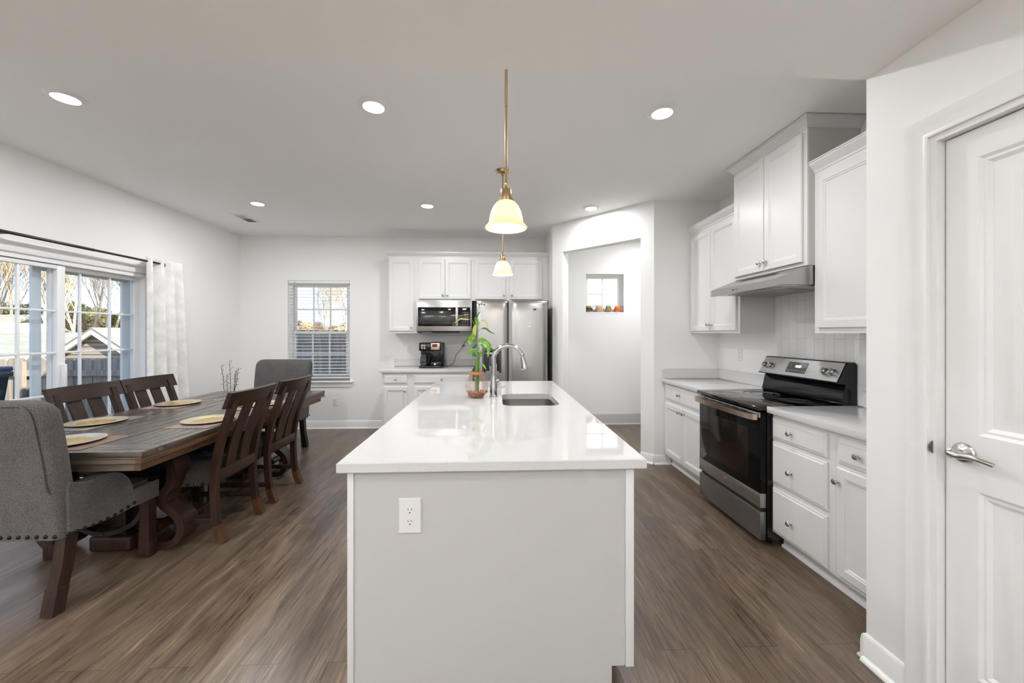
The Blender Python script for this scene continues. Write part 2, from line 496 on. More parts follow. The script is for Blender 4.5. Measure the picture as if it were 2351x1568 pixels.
# ------------------------------------------------------------------ mesh helpers
def box(bm, x0, x1, y0, y1, z0, z1, r=0.0, seg=2):
    t = bmesh.new()
    bmesh.ops.create_cube(t, size=1.0)
    for v in t.verts:
        v.co = Vector((x0 + (v.co.x + .5) * (x1 - x0), y0 + (v.co.y + .5) * (y1 - y0), z0 + (v.co.z + .5) * (z1 - z0)))
    if r > 0:
        bmesh.ops.bevel(t, geom=list(t.edges), offset=min(r, abs(x1 - x0) * .49, abs(y1 - y0) * .49, abs(z1 - z0) * .49),
                        segments=seg, affect='EDGES', profile=0.5)
    merge(bm, t)
    return bm

def merge(bm, t, mx=None):
    if mx is not None:
        bmesh.ops.transform(t, matrix=mx, verts=t.verts)
    vm = {}
    for v in t.verts:
        vm[v] = bm.verts.new(v.co)
    for f in t.faces:
        try:
            bm.faces.new([vm[v] for v in f.verts])
        except ValueError:
            pass
    t.free()

def lathe(bm, prof, c=(0, 0, 0), n=32, mx=None, cap=True):
    t = bmesh.new()
    rings = []
    for r, z in prof:
        if r < 1e-6:
            rings.append([t.verts.new((0, 0, z))])
        else:
            rings.append([t.verts.new((r * math.cos(2 * PI * i / n), r * math.sin(2 * PI * i / n), z)) for i in range(n)])
    for a, b in zip(rings, rings[1:]):
        if len(a) == 1 and len(b) == 1:
            continue
        for i in range(n):
            j = (i + 1) % n
            if len(a) == 1:
                t.faces.new((a[0], b[j], b[i]))
            elif len(b) == 1:
                t.faces.new((a[i], a[j], b[0]))
            else:
                t.faces.new((a[i], a[j], b[j], b[i]))
    if cap:
        if len(rings[0]) > 1: t.faces.new(list(reversed(rings[0])))
        if len(rings[-1]) > 1: t.faces.new(rings[-1])
    bmesh.ops.recalc_face_normals(t, faces=t.faces)
    m = Matrix.Translation(c)
    if mx is not None:
        m = m @ mx
    merge(bm, t, m)
    return bm

def smooth_path(pts, k=6):
    pts = [Vector(p) for p in pts]
    if len(pts) < 3:
        return pts
    out = []
    for i in range(len(pts) - 1):
        p0 = pts[max(i - 1, 0)]; p1 = pts[i]; p2 = pts[i + 1]; p3 = pts[min(i + 2, len(pts) - 1)]
        for s in range(k):
            t = s / k
            out.append(0.5 * ((2 * p1) + (-p0 + p2) * t + (2 * p0 - 5 * p1 + 4 * p2 - p3) * t * t + (-p0 + 3 * p1 - 3 * p2 + p3) * t ** 3))
    out.append(pts[-1])
    return out

def tube(bm, pts, rad, n=12, k=0, cap=True):
    """round bar through pts; rad number or list"""
    rads = rad if isinstance(rad, (list, tuple)) else [rad] * len(pts)
    if k:
        rr = []
        for i in range(len(pts) - 1):
            for s in range(k):
                rr.append(rads[i] + (rads[i + 1] - rads[i]) * s / k)
        rr.append(rads[-1])
        pts = smooth_path(pts, k); rads = rr
    pts = [Vector(p) for p in pts]
    prev = None; rings = []
    for i, p in enumerate(pts):
        d = (pts[min(i + 1, len(pts) - 1)] - pts[max(i - 1, 0)])
        if d.length < 1e-9: d = Vector((0, 0, 1))
        d.normalize()
        if prev is None:
            u = d.orthogonal().normalized()
        else:
            u = prev - d * prev.dot(d)
            u = u.normalized() if u.length > 1e-6 else d.orthogonal().normalized()
        prev = u
        w = d.cross(u)
        rings.append([bm.verts.new(p + (u * math.cos(2 * PI * j / n) + w * math.sin(2 * PI * j / n)) * rads[i]) for j in range(n)])
    for a, b in zip(rings, rings[1:]):
        for j in range(n):
            q = (j + 1) % n
            bm.faces.new((a[j], a[q], b[q], b[j]))
    if cap:
        bm.faces.new(list(reversed(rings[0]))); bm.faces.new(rings[-1])
    return bm

def sweep_rect(bm, pts, side, w, t_, k=0, tl=None):
    """flat bar: rectangular section, `side` = fixed sideways direction (width w), thickness t_ in the bend plane"""
    if k: 
        pts = smooth_path(pts, k)
    pts = [Vector(p) for p in pts]
    side = Vector(side).normalized()
    rings = []
    for i, p in enumerate(pts):
        d = (pts[min(i + 1, len(pts) - 1)] - pts[max(i - 1, 0)]).normalized()
        nrm = d.cross(side).normalized()
        f = i / (len(pts) - 1)
        tt = t_ if tl is None else t_ + (tl - t_) * f
        rings.append([bm.verts.new(p + side * a * w / 2 + nrm * b * tt / 2) for a, b in ((-1, -1), (1, -1), (1, 1), (-1, 1))])
    for a, b in zip(rings, rings[1:]):
        for j in range(4):
            q = (j + 1) % 4
            bm.faces.new((a[j], a[q], b[q], b[j]))
    bm.faces.new(list(reversed(rings[0]))); bm.faces.new(rings[-1])
    return bm

def loft(bm, loops, close_ends=True, closed=True):
    rings = [[bm.verts.new(Vector(p)) for p in lp] for lp in loops]
    n = len(rings[0])
    for a, b in zip(rings, rings[1:]):
        for j in range(n if closed else n - 1):
            q = (j + 1) % n
            bm.faces.new((a[j], a[q], b[q], b[j]))
    if close_ends:
        bm.faces.new(list(reversed(rings[0]))); bm.faces.new(rings[-1])
    return bm

def prism(bm, poly, axis, a, b):
    """poly of 2D points extruded along axis from a to b"""
    def P(p, t):
        return {'X': (t, p[0], p[1]), 'Y': (p[0], t, p[1]), 'Z': (p[0], p[1], t)}[axis]
    return loft(bm, [[P(p, a) for p in poly], [P(p, b) for p in poly]])

def rings_panel(bm, x0, x1, z0, z1, rings, y_back=0.0):
    """rectangular front panel facing -y; rings = (inset, y)"""
    loops = []
    for ins, y in rings:
        loops.append([bm.verts.new((x0 + ins, y, z0 + ins)), bm.verts.new((x1 - ins, y, z0 + ins)),
                      bm.verts.new((x1 - ins, y, z1 - ins)), bm.verts.new((x0 + ins, y, z1 - ins))])
    for a, b in zip(loops, loops[1:]):
        for j in range(4):
            q = (j + 1) % 4
            bm.faces.new((a[j], a[q], b[q], b[j]))
    bm.faces.new(loops[-1])
    bm.faces.new(list(reversed(loops[0])))
    return bm

def obj(name, bm, material, parent=None, smooth=True, angle=35, mx=None, label=None, kind=None):
    if mx is not None:
        bmesh.ops.transform(bm, matrix=mx, verts=bm.verts)
    bmesh.ops.recalc_face_normals(bm, faces=bm.faces)
    me = bpy.data.meshes.new(name)
    bm.to_mesh(me); bm.free()
    if smooth:
        me.polygons.foreach_set('use_smooth', [True] * len(me.polygons))
        me.set_sharp_from_angle(angle=R(angle))
    me.materials.append(material)
    o = bpy.data.objects.new(name, me)
    COL.objects.link(o)
    if parent is not None:
        o.parent = parent
    if label: o['label'] = label
    if kind: o['kind'] = kind
    return o

def B():
    return bmesh.new()

def S(name, bm, m, parent=None, **k):
    o = obj(name, bm, m, parent, **k)
    if parent is None:
        o['kind'] = 'structure'
    return o

def text_mesh(name, body, size, m, parent, mx, extrude=0.0004, align='CENTER'):
    cu = bpy.data.curves.new(name, 'FONT')
    cu.body = body; cu.size = size; cu.extrude = extrude
    cu.align_x = align; cu.align_y = 'CENTER'
    to = bpy.data.objects.new(name + '_tmp', cu)
    COL.objects.link(to)
    dg = bpy.context.evaluated_depsgraph_get()
    me = bpy.data.meshes.new_from_object(to.evaluated_get(dg))
    bpy.data.objects.remove(to)
    me.name = name
    me.materials.clear(); me.materials.append(m)
    me.transform(mx)
    o = bpy.data.objects.new(name, me)
    COL.objects.link(o)
    o.parent = parent
    return o
FRONT = Matrix.Rotation(R(90), 4, 'X')     # XY text -> stands up, facing -y

# ================================================================== ROOM SHELL
XL, XR, YB, ZC = -3.69, 2.40, 5.78, 2.81
ZH, YH, XP = 2.47, 1.585, 1.58         # low ceiling, its edge, pantry wall
YREAR = -4.2
# floor
bm = B(); box(bm, XL - .2, 4.3, YREAR - .2, 6.1, -0.12, 0.0)
S('floor', bm, M['floor'], smooth=False)
# ceilings
bm = B(); box(bm, XL - .2, 4.3, YH, 6.1, ZC, ZC + .25)
S('ceiling', bm, M['ceil'], smooth=False)
bm = B(); box(bm, XL - .2, 4.3, YREAR - .2, YH, ZH, ZC + .25)
S('ceiling_living', bm, M['ceil'], smooth=False)
# left wall with sliding door opening
DY0, DY1, DZ1 = 2.585, 4.30, 2.02
T = .16
LW = [(-3.3, -1.75), (-1.35, .20)]      # windows added behind the viewpoint to let in more daylight
bm = B()
ys = [YREAR - .2] + [v for w_ in LW for v in w_] + [DY0]
for i in range(0, len(ys), 2):
    box(bm, XL - T, XL, ys[i], ys[i + 1], 0, ZC)
for a_, b_ in LW:
    box(bm, XL - T, XL, a_, b_, 0, .55); box(bm, XL - T, XL, a_, b_, 2.10, ZC)
box(bm, XL - T, XL, DY1, YB + T, 0, ZC)
box(bm, XL - T, XL, DY0, DY1, DZ1, ZC)
S('wall_left', bm, M['wall'], smooth=False)
# back wall with window opening
WX0, WX1, WZ0, WZ1 = -3.02, -2.13, 0.70, 2.165
bm = B()
box(bm, XL, WX0, YB, YB + T, 0, ZC); box(bm, WX1, 0.80, YB, YB + T, 0, ZC)
box(bm, WX0, WX1, YB, YB + T, 0, WZ0); box(bm, WX0, WX1, YB, YB + T, WZ1, ZC)
S('wall_back', bm, M['wall'], smooth=False)
# side wall of the fridge niche + angled wall with cased opening
AX, AY, BX, BY = 1.69, 4.06, 0.75, 5.06
bm = B(); box(bm, 0.752, 0.872, 5.06, YB, 0, ZC)
S('wall_niche', bm, M['wall'], smooth=False)
L = math.hypot(BX - AX, BY - AY)
ang = math.atan2(BY - AY, BX - AX)
MA = Matrix.Translation((AX, AY, 0)) @ Matrix.Rotation(ang, 4, 'Z')   # local x along wall A->B, local -y toward hall
OU0, OU1, OZ = .150, 1.205, 2.435
bm = B()
box(bm, 0, OU0, -.12, 0, 0, ZC); box(bm, OU1, L, -.12, 0, 0, ZC); box(bm, OU0, OU1, -.12, 0, OZ, ZC)
S('wall_angled', bm, M['wall'], smooth=False, mx=MA)
# alcove wall at the end of the range run, and range wall
bm = B()
prism(bm, [(AX, AY), (XR + .14, AY), (XR + .14, AY + .13), (AX + .13, AY + .13)], 'Z', 0, ZC)
S('wall_alcove', bm, M['wall'], smooth=False)
bm = B(); box(bm, XR, XR + .14, YH, AY, 0, ZC)
S('wall_right', bm, M['wall'], smooth=False)
# pantry walls with door opening
PD0, PD1, PDZ = 0.565, 1.34, 2.098
bm = B()
box(bm, XP, XP + .12, PD1, YH, 0, ZC); box(bm, XP, XP + .12, YREAR - .2, PD0, 0, ZC)
box(bm, XP, XP + .12, PD0, PD1, PDZ, ZC)
box(bm, XP + .12, XR + .14, YH - .12, YH, 0, ZC)
S('wall_pantry', bm, M['wall'], smooth=False)
# pantry closet back (dark behind the closed door)
bm = B(); box(bm, XR, XR + .14, YREAR, YH - .12, 0, ZC)
S('wall_closet', bm, M['wall'], smooth=False)
# hall beyond the opening
HY = 5.87
HX0, HX1, HZ0, HZ1 = 1.385, 1.972, 1.715, 2.300
bm = B()
box(bm, .872, HX0, HY, HY + .2, 0, ZC); box(bm, HX1, 4.1, HY, HY + .2, 0, ZC)
box(bm, HX0, HX1, HY, HY + .2, 0, HZ0); box(bm, HX0, HX1, HY, HY + .2, HZ1, ZC)
S('wall_hall', bm, M['wall'], smooth=False)
bm = B(); box(bm, 3.9, 4.1, AY, HY, 0, ZC); box(bm, XR + .14, 3.9, AY, AY + .13, 0, ZC)
S('wall_hall_end', bm, M['wall'], smooth=False)
bm = B(); box(bm, XL - .2, XP + .12, YREAR - .2, YREAR, 0, ZC)
S('wall_rear', bm, M['wall'], smooth=False)

bm = B()  # unseen roof added over the house, ridge and eaves shaped to shade the fences
prism(bm, [(XL - .48, 2.95), (-.65, 5.0), (4.7, 2.5), (4.7, 2.4), (4.35, ZC + .25), (XL - .2, ZC + .25)], 'Y', YREAR - .5, 6.45)
S('roof_unseen_sun_block', bm, M['roof'], smooth=False)

# ---- baseboards: profile (out, z)
def baseboard(name, p0, p1, out, h=.095, m=None, shoe=True, t=.014):
    """p0,p1 floor points on wall, out = unit normal into the room"""
    prof = [(0, 0), (t, 0), (t, h * .74), (t * .75, h * .80), (t * .75, h * .88), (t * .3, h * .97), (0, h)]
    p0 = Vector((*p0, 0)); p1 = Vector((*p1, 0)); o = Vector((*out, 0)).normalized()
    bm = B()
    loft(bm, [[p + o * a + Vector((0, 0, z)) for a, z in prof] for p in (p0, p1)])
    if shoe:
        sp = [(t, 0), (t + .016, 0), (t + .015, .008), (t + .009, .016), (t, .018)]
        loft(bm, [[p + o * a + Vector((0, 0, z)) for a, z in sp] for p in (p0, p1)])
    return S(name, bm, m or M['trim'], angle=50)
baseboard('baseboard_back', (XL, YB), (-1.46, YB), (0, -1), h=.115)
baseboard('baseboard_left', (XL, DY1 + .08), (XL, YB), (1, 0), h=.115)
baseboard('baseboard_left_front', (XL, YREAR), (XL, DY0 - .08), (1, 0), h=.115)
an = (-math.sin(ang), math.cos(ang)); an = (-abs(an[0]), -abs(an[1]))
ux, uy = math.cos(ang), math.sin(ang)
baseboard('baseboard_angled', (AX - .002, AY - .002), (AX + ux * OU0, AY + uy * OU0), an, h=.10)
baseboard('baseboard_angled_far', (AX + ux * OU1, AY + uy * OU1), (BX, BY), an, h=.10)
baseboard('baseboard_alcove', (AX - .006, AY), (1.865, AY), (0, -1), h=.10)
baseboard('baseboard_pantry', (XP, PD1 + .075), (XP, YH), (-1, 0), h=.115)
baseboard('baseboard_pantry_end', (XP - .014, YH), (XP + .18, YH), (0, 1), h=.115)
baseboard('baseboard_hall', (.872, HY), (3.9, HY), (0, -1), h=.17, m=M['hallbase'])

# ================================================================== SLIDING DOOR (left wall)
def sliding_door():
    r = thing('door_2', 'white sliding patio door with grids of small panes in the left wall', None, (XL, DY0, 0))
    r['kind'] = 'structure'
    if 'category' in r: del r['category']
    W = DY1 - DY0; x0 = -T
    bm = B()   # frame
    box(bm, x0, .0, 0, .045, 0, DZ1); box(bm, x0, 0, W - .045, W, 0, DZ1)
    box(bm, x0, 0, .045, W - .045, DZ1 - .045, DZ1); box(bm, x0, 0, .045, W - .045, 0, .04)
    box(bm, -.10, -.06, .045, W - .045, DZ1 - .075, DZ1 - .045)
    obj('door_frame', bm, M['vinyl'], r, smooth=False)
    mid = 3.478 - DY0
    def panel(ya, yb, xc, name, cols):
        p = B()
        st = .062; bt = .16 if False else .10
        z0, z1 = .045, DZ1 - .05
        box(p, xc - .02, xc + .02, ya, ya + st, z0, z1, .003); box(p, xc - .02, xc + .02, yb - st, yb, z0, z1, .003)
        box(p, xc - .02, xc + .02, ya + st, yb - st, z1 - .035, z1, .003); box(p, xc - .02, xc + .02, ya + st, yb - st, z0, z0 + bt, .003)
        po = obj(name, p, M['vinyl'], r)
        g = B(); box(g, xc - .003, xc + .003, ya + st, yb - st, z0 + bt, z1 - .035)
        obj('glass_pane', g, M['glass'], po, smooth=False)
        mm = B()
        for c in cols:
            box(mm, xc - .010, xc + .010, c - .009, c + .009, z0 + bt, z1 - .035, .003)
        for z in (1.582, 1.226, .87, .51):
            box(mm, xc - .0101, xc + .0101, ya + st, yb - st, z - .009, z + .009, .003)
        obj('muntin_grid', mm, M['vinyl'], po)
        return po
    panel(mid - .033, W - .03, -.085, 'door_panel', [3.69 - DY0, 3.963 - DY0])
    panel(.03, mid + .030, -.035, 'door_panel', [2.917 - DY0, 3.187 - DY0])
    # exterior screen track and screen frame
    bm = B()
    for a, b in ((.78, .845), (W - .16, W - .075)):
        box(bm, -.15, -.125, a, b, .04, DZ1 - .05, .003)
    box(bm, -.15, -.125, .845, W - .16, DZ1 - .10, DZ1 - .05)
    obj('screen_frame', bm, M['vinylsky'], r)
    h = B(); box(h, -.012, .025, mid - .012, mid + .010, .93, 1.13, .006)
    obj('door_handle', h, M['vinyl'], r)
    c = B()   # interior casing
    for (a, b, z0, z1) in ((-.085, .006, 0, DZ1 + .085), (W - .006, W + .085, 0, DZ1 + .085)):
        box(c, 0, .016, a, b, z0, z1, .004)
    box(c, 0, .016, .006, W - .006, DZ1 - .006, DZ1 + .085, .004)
    box(c, .012, .022, -.085, W + .085, DZ1 + .055, DZ1 + .085, .004)
    obj('door_casing', c, M['trim'], r)
    return r
sliding_door()

# exterior wall side trim seen through the left pane (house corner beyond door)
# ================================================================== BACK WINDOW + BLIND
def back_window():
    r = thing('window_1', 'white double-hung window in the back wall behind a slatted blind', None, (WX0, YB, WZ0))
    r['kind'] = 'structure'
    W = WX1 - WX0; Hh = WZ1 - WZ0
    bm = B()
    y0, y1 = .055, .15
    box(bm, 0, .045, y0, y1, 0, Hh); box(bm, W - .045, W, y0, y1, 0, Hh)
    box(bm, .045, W - .045, y0, y1, 0, .05); box(bm, .045, W - .045, y0, y1, Hh - .045, Hh)
    obj('window_frame', bm, M['vinyl'], r, smooth=False)
    zm = 1.40 - WZ0
    def sash(za, zb, yc):
        s = B(); st = .035
        xa, xb = .045, W - .045
        box(s, xa, xa + st, yc - .016, yc + .016, za, zb, .003); box(s, xb - st, xb, yc - .016, yc + .016, za, zb, .003)
        box(s, xa + st, xb - st, yc - .016, yc + .016, zb - .04, zb, .003); box(s, xa + st, xb - st, yc - .016, yc + .016, za, za + .04, .003)
        so = obj('window_sash', s, M['vinyl'], r)
        g = B(); box(g, xa + st, xb - st, yc - .003, yc + .003, za + .04, zb - .04)
        obj('glass_pane', g, M['glass'], so, smooth=False)
        m_ = B()
        for k in (1, 2):
            x = xa + st + (xb - xa - 2 * st) * k / 3
            box(m_, x - .010, x + .010, yc - .009, yc + .009, za + .04, zb - .04, .003)
        z = (za + zb) / 2
        box(m_, xa + st, xb - st, yc - .0095, yc + .0095, z - .010, z + .010, .003)
        obj('muntin_grid', m_, M['vinyl'], so)
    sash(zm - .022, Hh - .045, .115)
    sash(.05, zm + .022, .08)
    s = B()
    box(s, -.055, W + .055, -.045, .055, -.026, 0.0, .006)
    box(s, -.03, W + .03, -.016, 0, -.095, -.026, .006)
    obj('window_sill', s, M['trim'], r)
back_window()

def blind():
    r = thing('window_blind', 'open white horizontal slat blind hanging in the back window', 'blind', (WX0 + .008, YB + .03, WZ0 + .03))
    W = WX1 - WX0 - .016; top = WZ1 - WZ0 - .03
    bm = B(); box(bm, 0, W, -.022, .022, top - .045, top, .004); obj('headrail', bm, M['slat'], r)
    bm = B(); box(bm, .004, W - .004, -.021, .021, 0, .018, .004); obj('bottom_rail', bm, M['slat'], r)
    n = 29
    t_ = B(); box(t_, .004, W - .004, -.0245, .0245, -.002, .002)
    first = None
    for i in range(n):
        z = .018 + (top - .06) * (i + .7) / n
        if first is None:
            first = obj('slat', t_, M['slat'], r, smooth=False)
            s = first
        else:
            s = first.copy(); COL.objects.link(s)
        s.location = (0, 0, z); s.rotation_euler = (R(3), 0, 0)
    bm = B()
    for x in (.10, W / 2, W - .10):
        for y in (-.0235, .0235):
            tube(bm, [(x, y, .01), (x, y, top - .04)], .0009, 4)
    obj('ladder_cord', bm, M['slat'], r)
    bm = B(); tube(bm, [(.088, -.030, top - .02), (.088, -.030, .70)], .0035, 8)
    obj('tilt_wand', bm, mat('clear_wand', (.30, .27, .25), .2), r)
    bm = B(); tube(bm, [(.05, -.027, top - .02), (.05, -.027, .25)], .0012, 6); lathe(bm, [(0, 0), (.006, .004), (.003, .03), (0, .032)], (.05, -.027, .22), 10)
    obj('lift_cord', bm, M['slat'], r)
blind()

for q_, (a_, b_) in enumerate(LW):
    r = thing('window_%d' % (q_ + 3), 'white double window added out of view behind the viewpoint for more daylight', None, (XL, a_, .55)); r['kind'] = 'structure'
    W_ = b_ - a_
    bm = B()
    for (u0, u1, v0, v1) in ((0, .05, 0, 1.55), (W_ - .05, W_, 0, 1.55), (W_ / 2 - .04, W_ / 2 + .04, 0, 1.55), (.05, W_ - .05, 0, .05), (.05, W_ - .05, 1.50, 1.55), (.05, W_ - .05, .75, .80)):
        box(bm, -.11, -.05, u0, u1, v0, v1)
    obj('window_frame', bm, M['vinyl'], r, smooth=False)
    bm = B(); box(bm, -.083, -.077, .05, W_ - .05, .05, 1.50); obj('glass_pane', bm, M['glass'], r, smooth=False)
# hall window
def hall_window():
    r = thing('window_2', 'small square white window with four panes in the hall beyond the opening', None, (HX0, HY, HZ0))
    r['kind'] = 'structure'
    W = HX1 - HX0; Hh = HZ1 - HZ0
    bm = B()
    box(bm, 0, .03, .10, .19, 0, Hh); box(bm, W - .03, W, .10, .19, 0, Hh)
    box(bm, .03, W - .03, .10, .19, 0, .03); box(bm, .03, W - .03, .10, .19, Hh - .03, Hh)
    box(bm, .03, .055, .12, .16, .03, Hh - .03); box(bm, W - .055, W - .03, .12, .16, .03, Hh - .03)
    box(bm, .055, W - .055, .12, .16, Hh - .055, Hh - .03); box(bm, .055, W - .055, .12, .16, .03, .055)
    obj('window_frame', bm, M['vinyl'], r, smooth=False)
    bm = B(); box(bm, .055, W - .055, .137, .143, .055, Hh - .055); obj('glass_pane', bm, M['glass'], r, smooth=False)
    bm = B(); box(bm, W / 2 - .010, W / 2 + .010, .128, .152, .055, Hh - .055, .003)
    box(bm, .055, W - .055, .1275, .1525, Hh / 2 - .010, Hh / 2 + .010, .003)
    obj('muntin_grid', bm, M['vinyl'], r)
    bm = B(); box(bm, -.0, W, -.004, .10, -.02, 0.002); obj('window_sill', bm, M['trim'], r, smooth=False)
hall_window()

# mugs on the hall sill
def mug(x, label, mats, h=.098, r0=.046, handle=-1, ring=False, group='mugs on the hall window sill', big=1.0):
    r = thing('mug', label, 'mug', (x, HY + .045, HZ0 + .003), group=None)
    h *= big; r0 *= big
    prof = [(r0 * .6, 0), (r0 * .75, .004), (r0 * 1.0, h * .25), (r0 * 1.05, h * .45), (r0 * .88, h * .85), (r0 * .86, h), (r0 * .78, h), (r0 * .8, h * .85), (r0 * .95, h * .45), (r0 * .7, .01), (0, .008)]
    bm = B(); lathe(bm, prof, n=24, cap=True); obj('mug_body', bm, mats[0], r)
    bm = B()
    rr = h * (.22 if ring else .40)
    cx = handle * (r0 * .85 + rr * (.9 if ring else .55))
    pts = [(cx + math.cos(a) * rr * .8, 0, h * .5 + math.sin(a) * rr) for a in [2 * PI * i / 16 for i in range(16)]]
    tube(bm, pts + [pts[0]], .005, 8); obj('mug_handle', bm, mats[1], r)
    bm = B(); lathe(bm, [(r0 * 1.06, h * .18), (r0 * 1.085, h * .3), (r0 * 1.085, h * .5), (r0 * .99, h * .72)], n=24, cap=False)
    obj('painted_band', bm, mats[2], r)
mug(1.44, 'olive and dark brown mug, first from the left on the hall window sill', [mat('mug_olive', (.42, .36, .14), .3), mat('mug_dark', (.08, .06, .05), .3), mat('mug_brown', (.10, .06, .03), .4, var=.8, vscale=60)], handle=-1)
mug(1.595, 'beige mug with dark lettering marks, second on the hall window sill', [mat('mug_beige', (.72, .52, .36), .35), mat('mug_navy', (.12, .12, .16), .3), mat('mug_script', (.55, .36, .22), .4, var=.8, vscale=90)], handle=-1, big=1.08)
mug(1.745, 'multicoloured teal and red mug, third on the hall window sill', [mat('mug_teal', (.08, .35, .33), .3), mat('mug_steel', (.3, .3, .3), .3), mat('mug_parrot', (.75, .18, .05), .3, var=.9, vscale=40)], handle=-1, ring=True)
mug(1.885, 'orange mug with a dark rim, rightmost on the hall window sill', [mat('mug_orange', (.80, .35, .10), .3), mat('mug_darkhandle', (.10, .08, .08), .3), mat('mug_red', (.80, .13, .02), .3, var=.3, vscale=30)], handle=1)

# ================================================================== PANTRY DOOR
def pantry_door():
    r = thing('door_1', 'white panelled pantry door with satin nickel lever at the right', None, (XP, PD1, 0), R(-90))
    r['kind'] = 'structure'
    W = PD1 - PD0; Hh = PDZ
    bm = B()   # jamb
    box(bm, 0, .018, .0, .12, 0, Hh); box(bm, W - .018, W, .0, .12, 0, Hh); box(bm, .018, W - .018, .0, .12, Hh - .018, Hh)
    box(bm, .018, .030, .075, .09, 0, Hh - .018); box(bm, W - .03, W - .018, .075, .09, 0, Hh - .018)
    obj('door_jamb', bm, M['trim'], r, smooth=False)
    # slab with two raised panels
    yf = .030
    x0, x1, z0, z1 = .022, W - .022, .008, Hh - .022
    bm = B()
    px0, px1 = .115, W - .115
    panels = [(px0, px1, 1.049, 1.979), (px0, px1, .235, .861)]
    # slab as grid with holes
    xs = [x0, px0, px1, x1]; zs = [z0, .235, .861, 1.049, 1.979, z1]
    for i in range(3):
        for j in range(5):
            if i == 1 and j in (1, 3): continue
            vs = [bm.verts.new(p) for p in ((xs[i], yf, zs[j]), (xs[i + 1], yf, zs[j]), (xs[i + 1], yf, zs[j + 1]), (xs[i], yf, zs[j + 1]))]
            bm.faces.new(vs)
    for (a, b, c, d) in panels:
        prev = None
        for ins, dy in ((0, 0), (.010, .006), (.018, .006), (.030, .013), (.045, .013), (.085, .003), (.09, .0025)):
            lp = [bm.verts.new((a + ins, yf + dy, c + ins)), bm.verts.new((b - ins, yf + dy, c + ins)), bm.verts.new((b - ins, yf + dy, d - ins)), bm.verts.new((a + ins, yf + dy, d - ins))]
            if prev:
                for q in range(4):
                    bm.faces.new((prev[q], prev[(q + 1) % 4], lp[(q + 1) % 4], lp[q]))
            prev = lp
        bm.faces.new(prev)
    # sides + back
    box(bm, x0, x1, yf + .02, yf + .038, z0, z1)
    for (a, b, c, d) in ((x0, x0 + .0005, z0, z1), (x1 - .0005, x1, z0, z1)):
        box(bm, a, b, yf, yf + .03, c, d)
    box(bm, x0, x1, yf, yf + .03, z1 - .0005, z1)
    bmesh.ops.remove_doubles(bm, verts=bm.verts, dist=.00001)
    obj('door_slab', bm, M['trim'], r, angle=20)
    # casing
    cw = .075
    prof = [(0.0, 0), (0.0, .010), (.010, .012), (.018, .009), (.045, .014), (.060, .019), (.070, .019), (cw, .012), (cw, 0)]   # (outward from opening, thickness)
    bm = B()
    path = [(-1, 0), (-1, 1), (1, 1), (1, 0)]
    loops = []
    for (sx, top) in path:
        lp = []
        for a, t_ in prof:
            x = (-.004 - a) if sx < 0 else (W + .004 + a)
            z = (Hh + .004 + a) if top else 0
            lp.append((x, -t_, z))
        loops.append(lp)
    loft(bm, loops)
    obj('door_casing', bm, M['trim'], r, angle=40)
    # lever handle
    hx, hz = .115, .980
    hx = .070
    Mh = Matrix.Translation((hx + .006, yf, hz)) @ Matrix.Rotation(R(90), 4, 'X')
    bm = B(); lathe(bm, [(.034, 0), (.0345, .004), (.031, .009), (.018, .013), (.013, .016), (.012, .040), (.016, .043), (.0165, .052), (.010, .058), (0, .059)], mx=Mh, n=40)
    h = obj('door_handle', bm, M['nickel'], r)
    bm = B()
    tube(bm, [(hx + .004, yf - .050, hz), (hx + .030, yf - .053, hz - .004), (hx + .055, yf - .055, hz + .002), (hx + .085, yf - .054, hz + .002), (hx + .118, yf - .045, hz - .006)], [.012, .0095, .0095, .0085, .0075], 14, 6)
    obj('lever', bm, M['nickel'], h)
    bm = B(); lathe(bm, [(.0, 0), (.026, 0), (.026, .002), (0, .002)], mx=Matrix.Translation((.004, .012, hz)) @ Matrix.Rotation(R(-90), 4, 'Y') @ Matrix.Scale(-1, 4, (0, 0, 1)), n=24)
    obj('strike_plate', bm, mat('strike_bronze', (.16, .14, .12), .3, 1.0), r)
pantry_door()

# ================================================================== CABINETS
DOOR = [(0, 0), (0, -.016), (.004, -.020), (.046, -.020), (.050, -.016), (.056, -.015), (.062, -.0095), (.066, -.0095)]
DRAW = [(0, 0), (0, -.011), (.004, -.014), (.012, -.0145), (.019, -.020), (.022, -.020)]

_knob = None
def knob(parent, x, z, y=-.020, label=None):
    global _knob
    if _knob is None:
        bm = B()
        lathe(bm, [(.008, 0), (.0085, .002), (.005, .005), (.0048, .013), (.009, .017), (.0145, .021), (.0155, .025), (.013, .029), (.006, .031), (0, .0315)], n=20, mx=Matrix.Rotation(R(90), 4, 'X'))
        _knob = obj('knob', bm, M['nickel'], parent)
        _knob.location = (x, y, z)
        return _knob
    k = _knob.copy(); COL.objects.link(k); k.parent = parent; k.location = (x, y, z)
    return k

def door_front(parent, x0, x1, z0, z1, kx=None, kz=None, name='door', yf=0.0):
    bm = B(); rings_panel(bm, x0, x1, z0, z1, DOOR if name == 'door' else DRAW)
    o = obj(name, bm, M['cab'], parent, angle=25)
    o.location = (0, yf, 0)
    if kx is not None:
        knob(o, kx, kz)
    return o

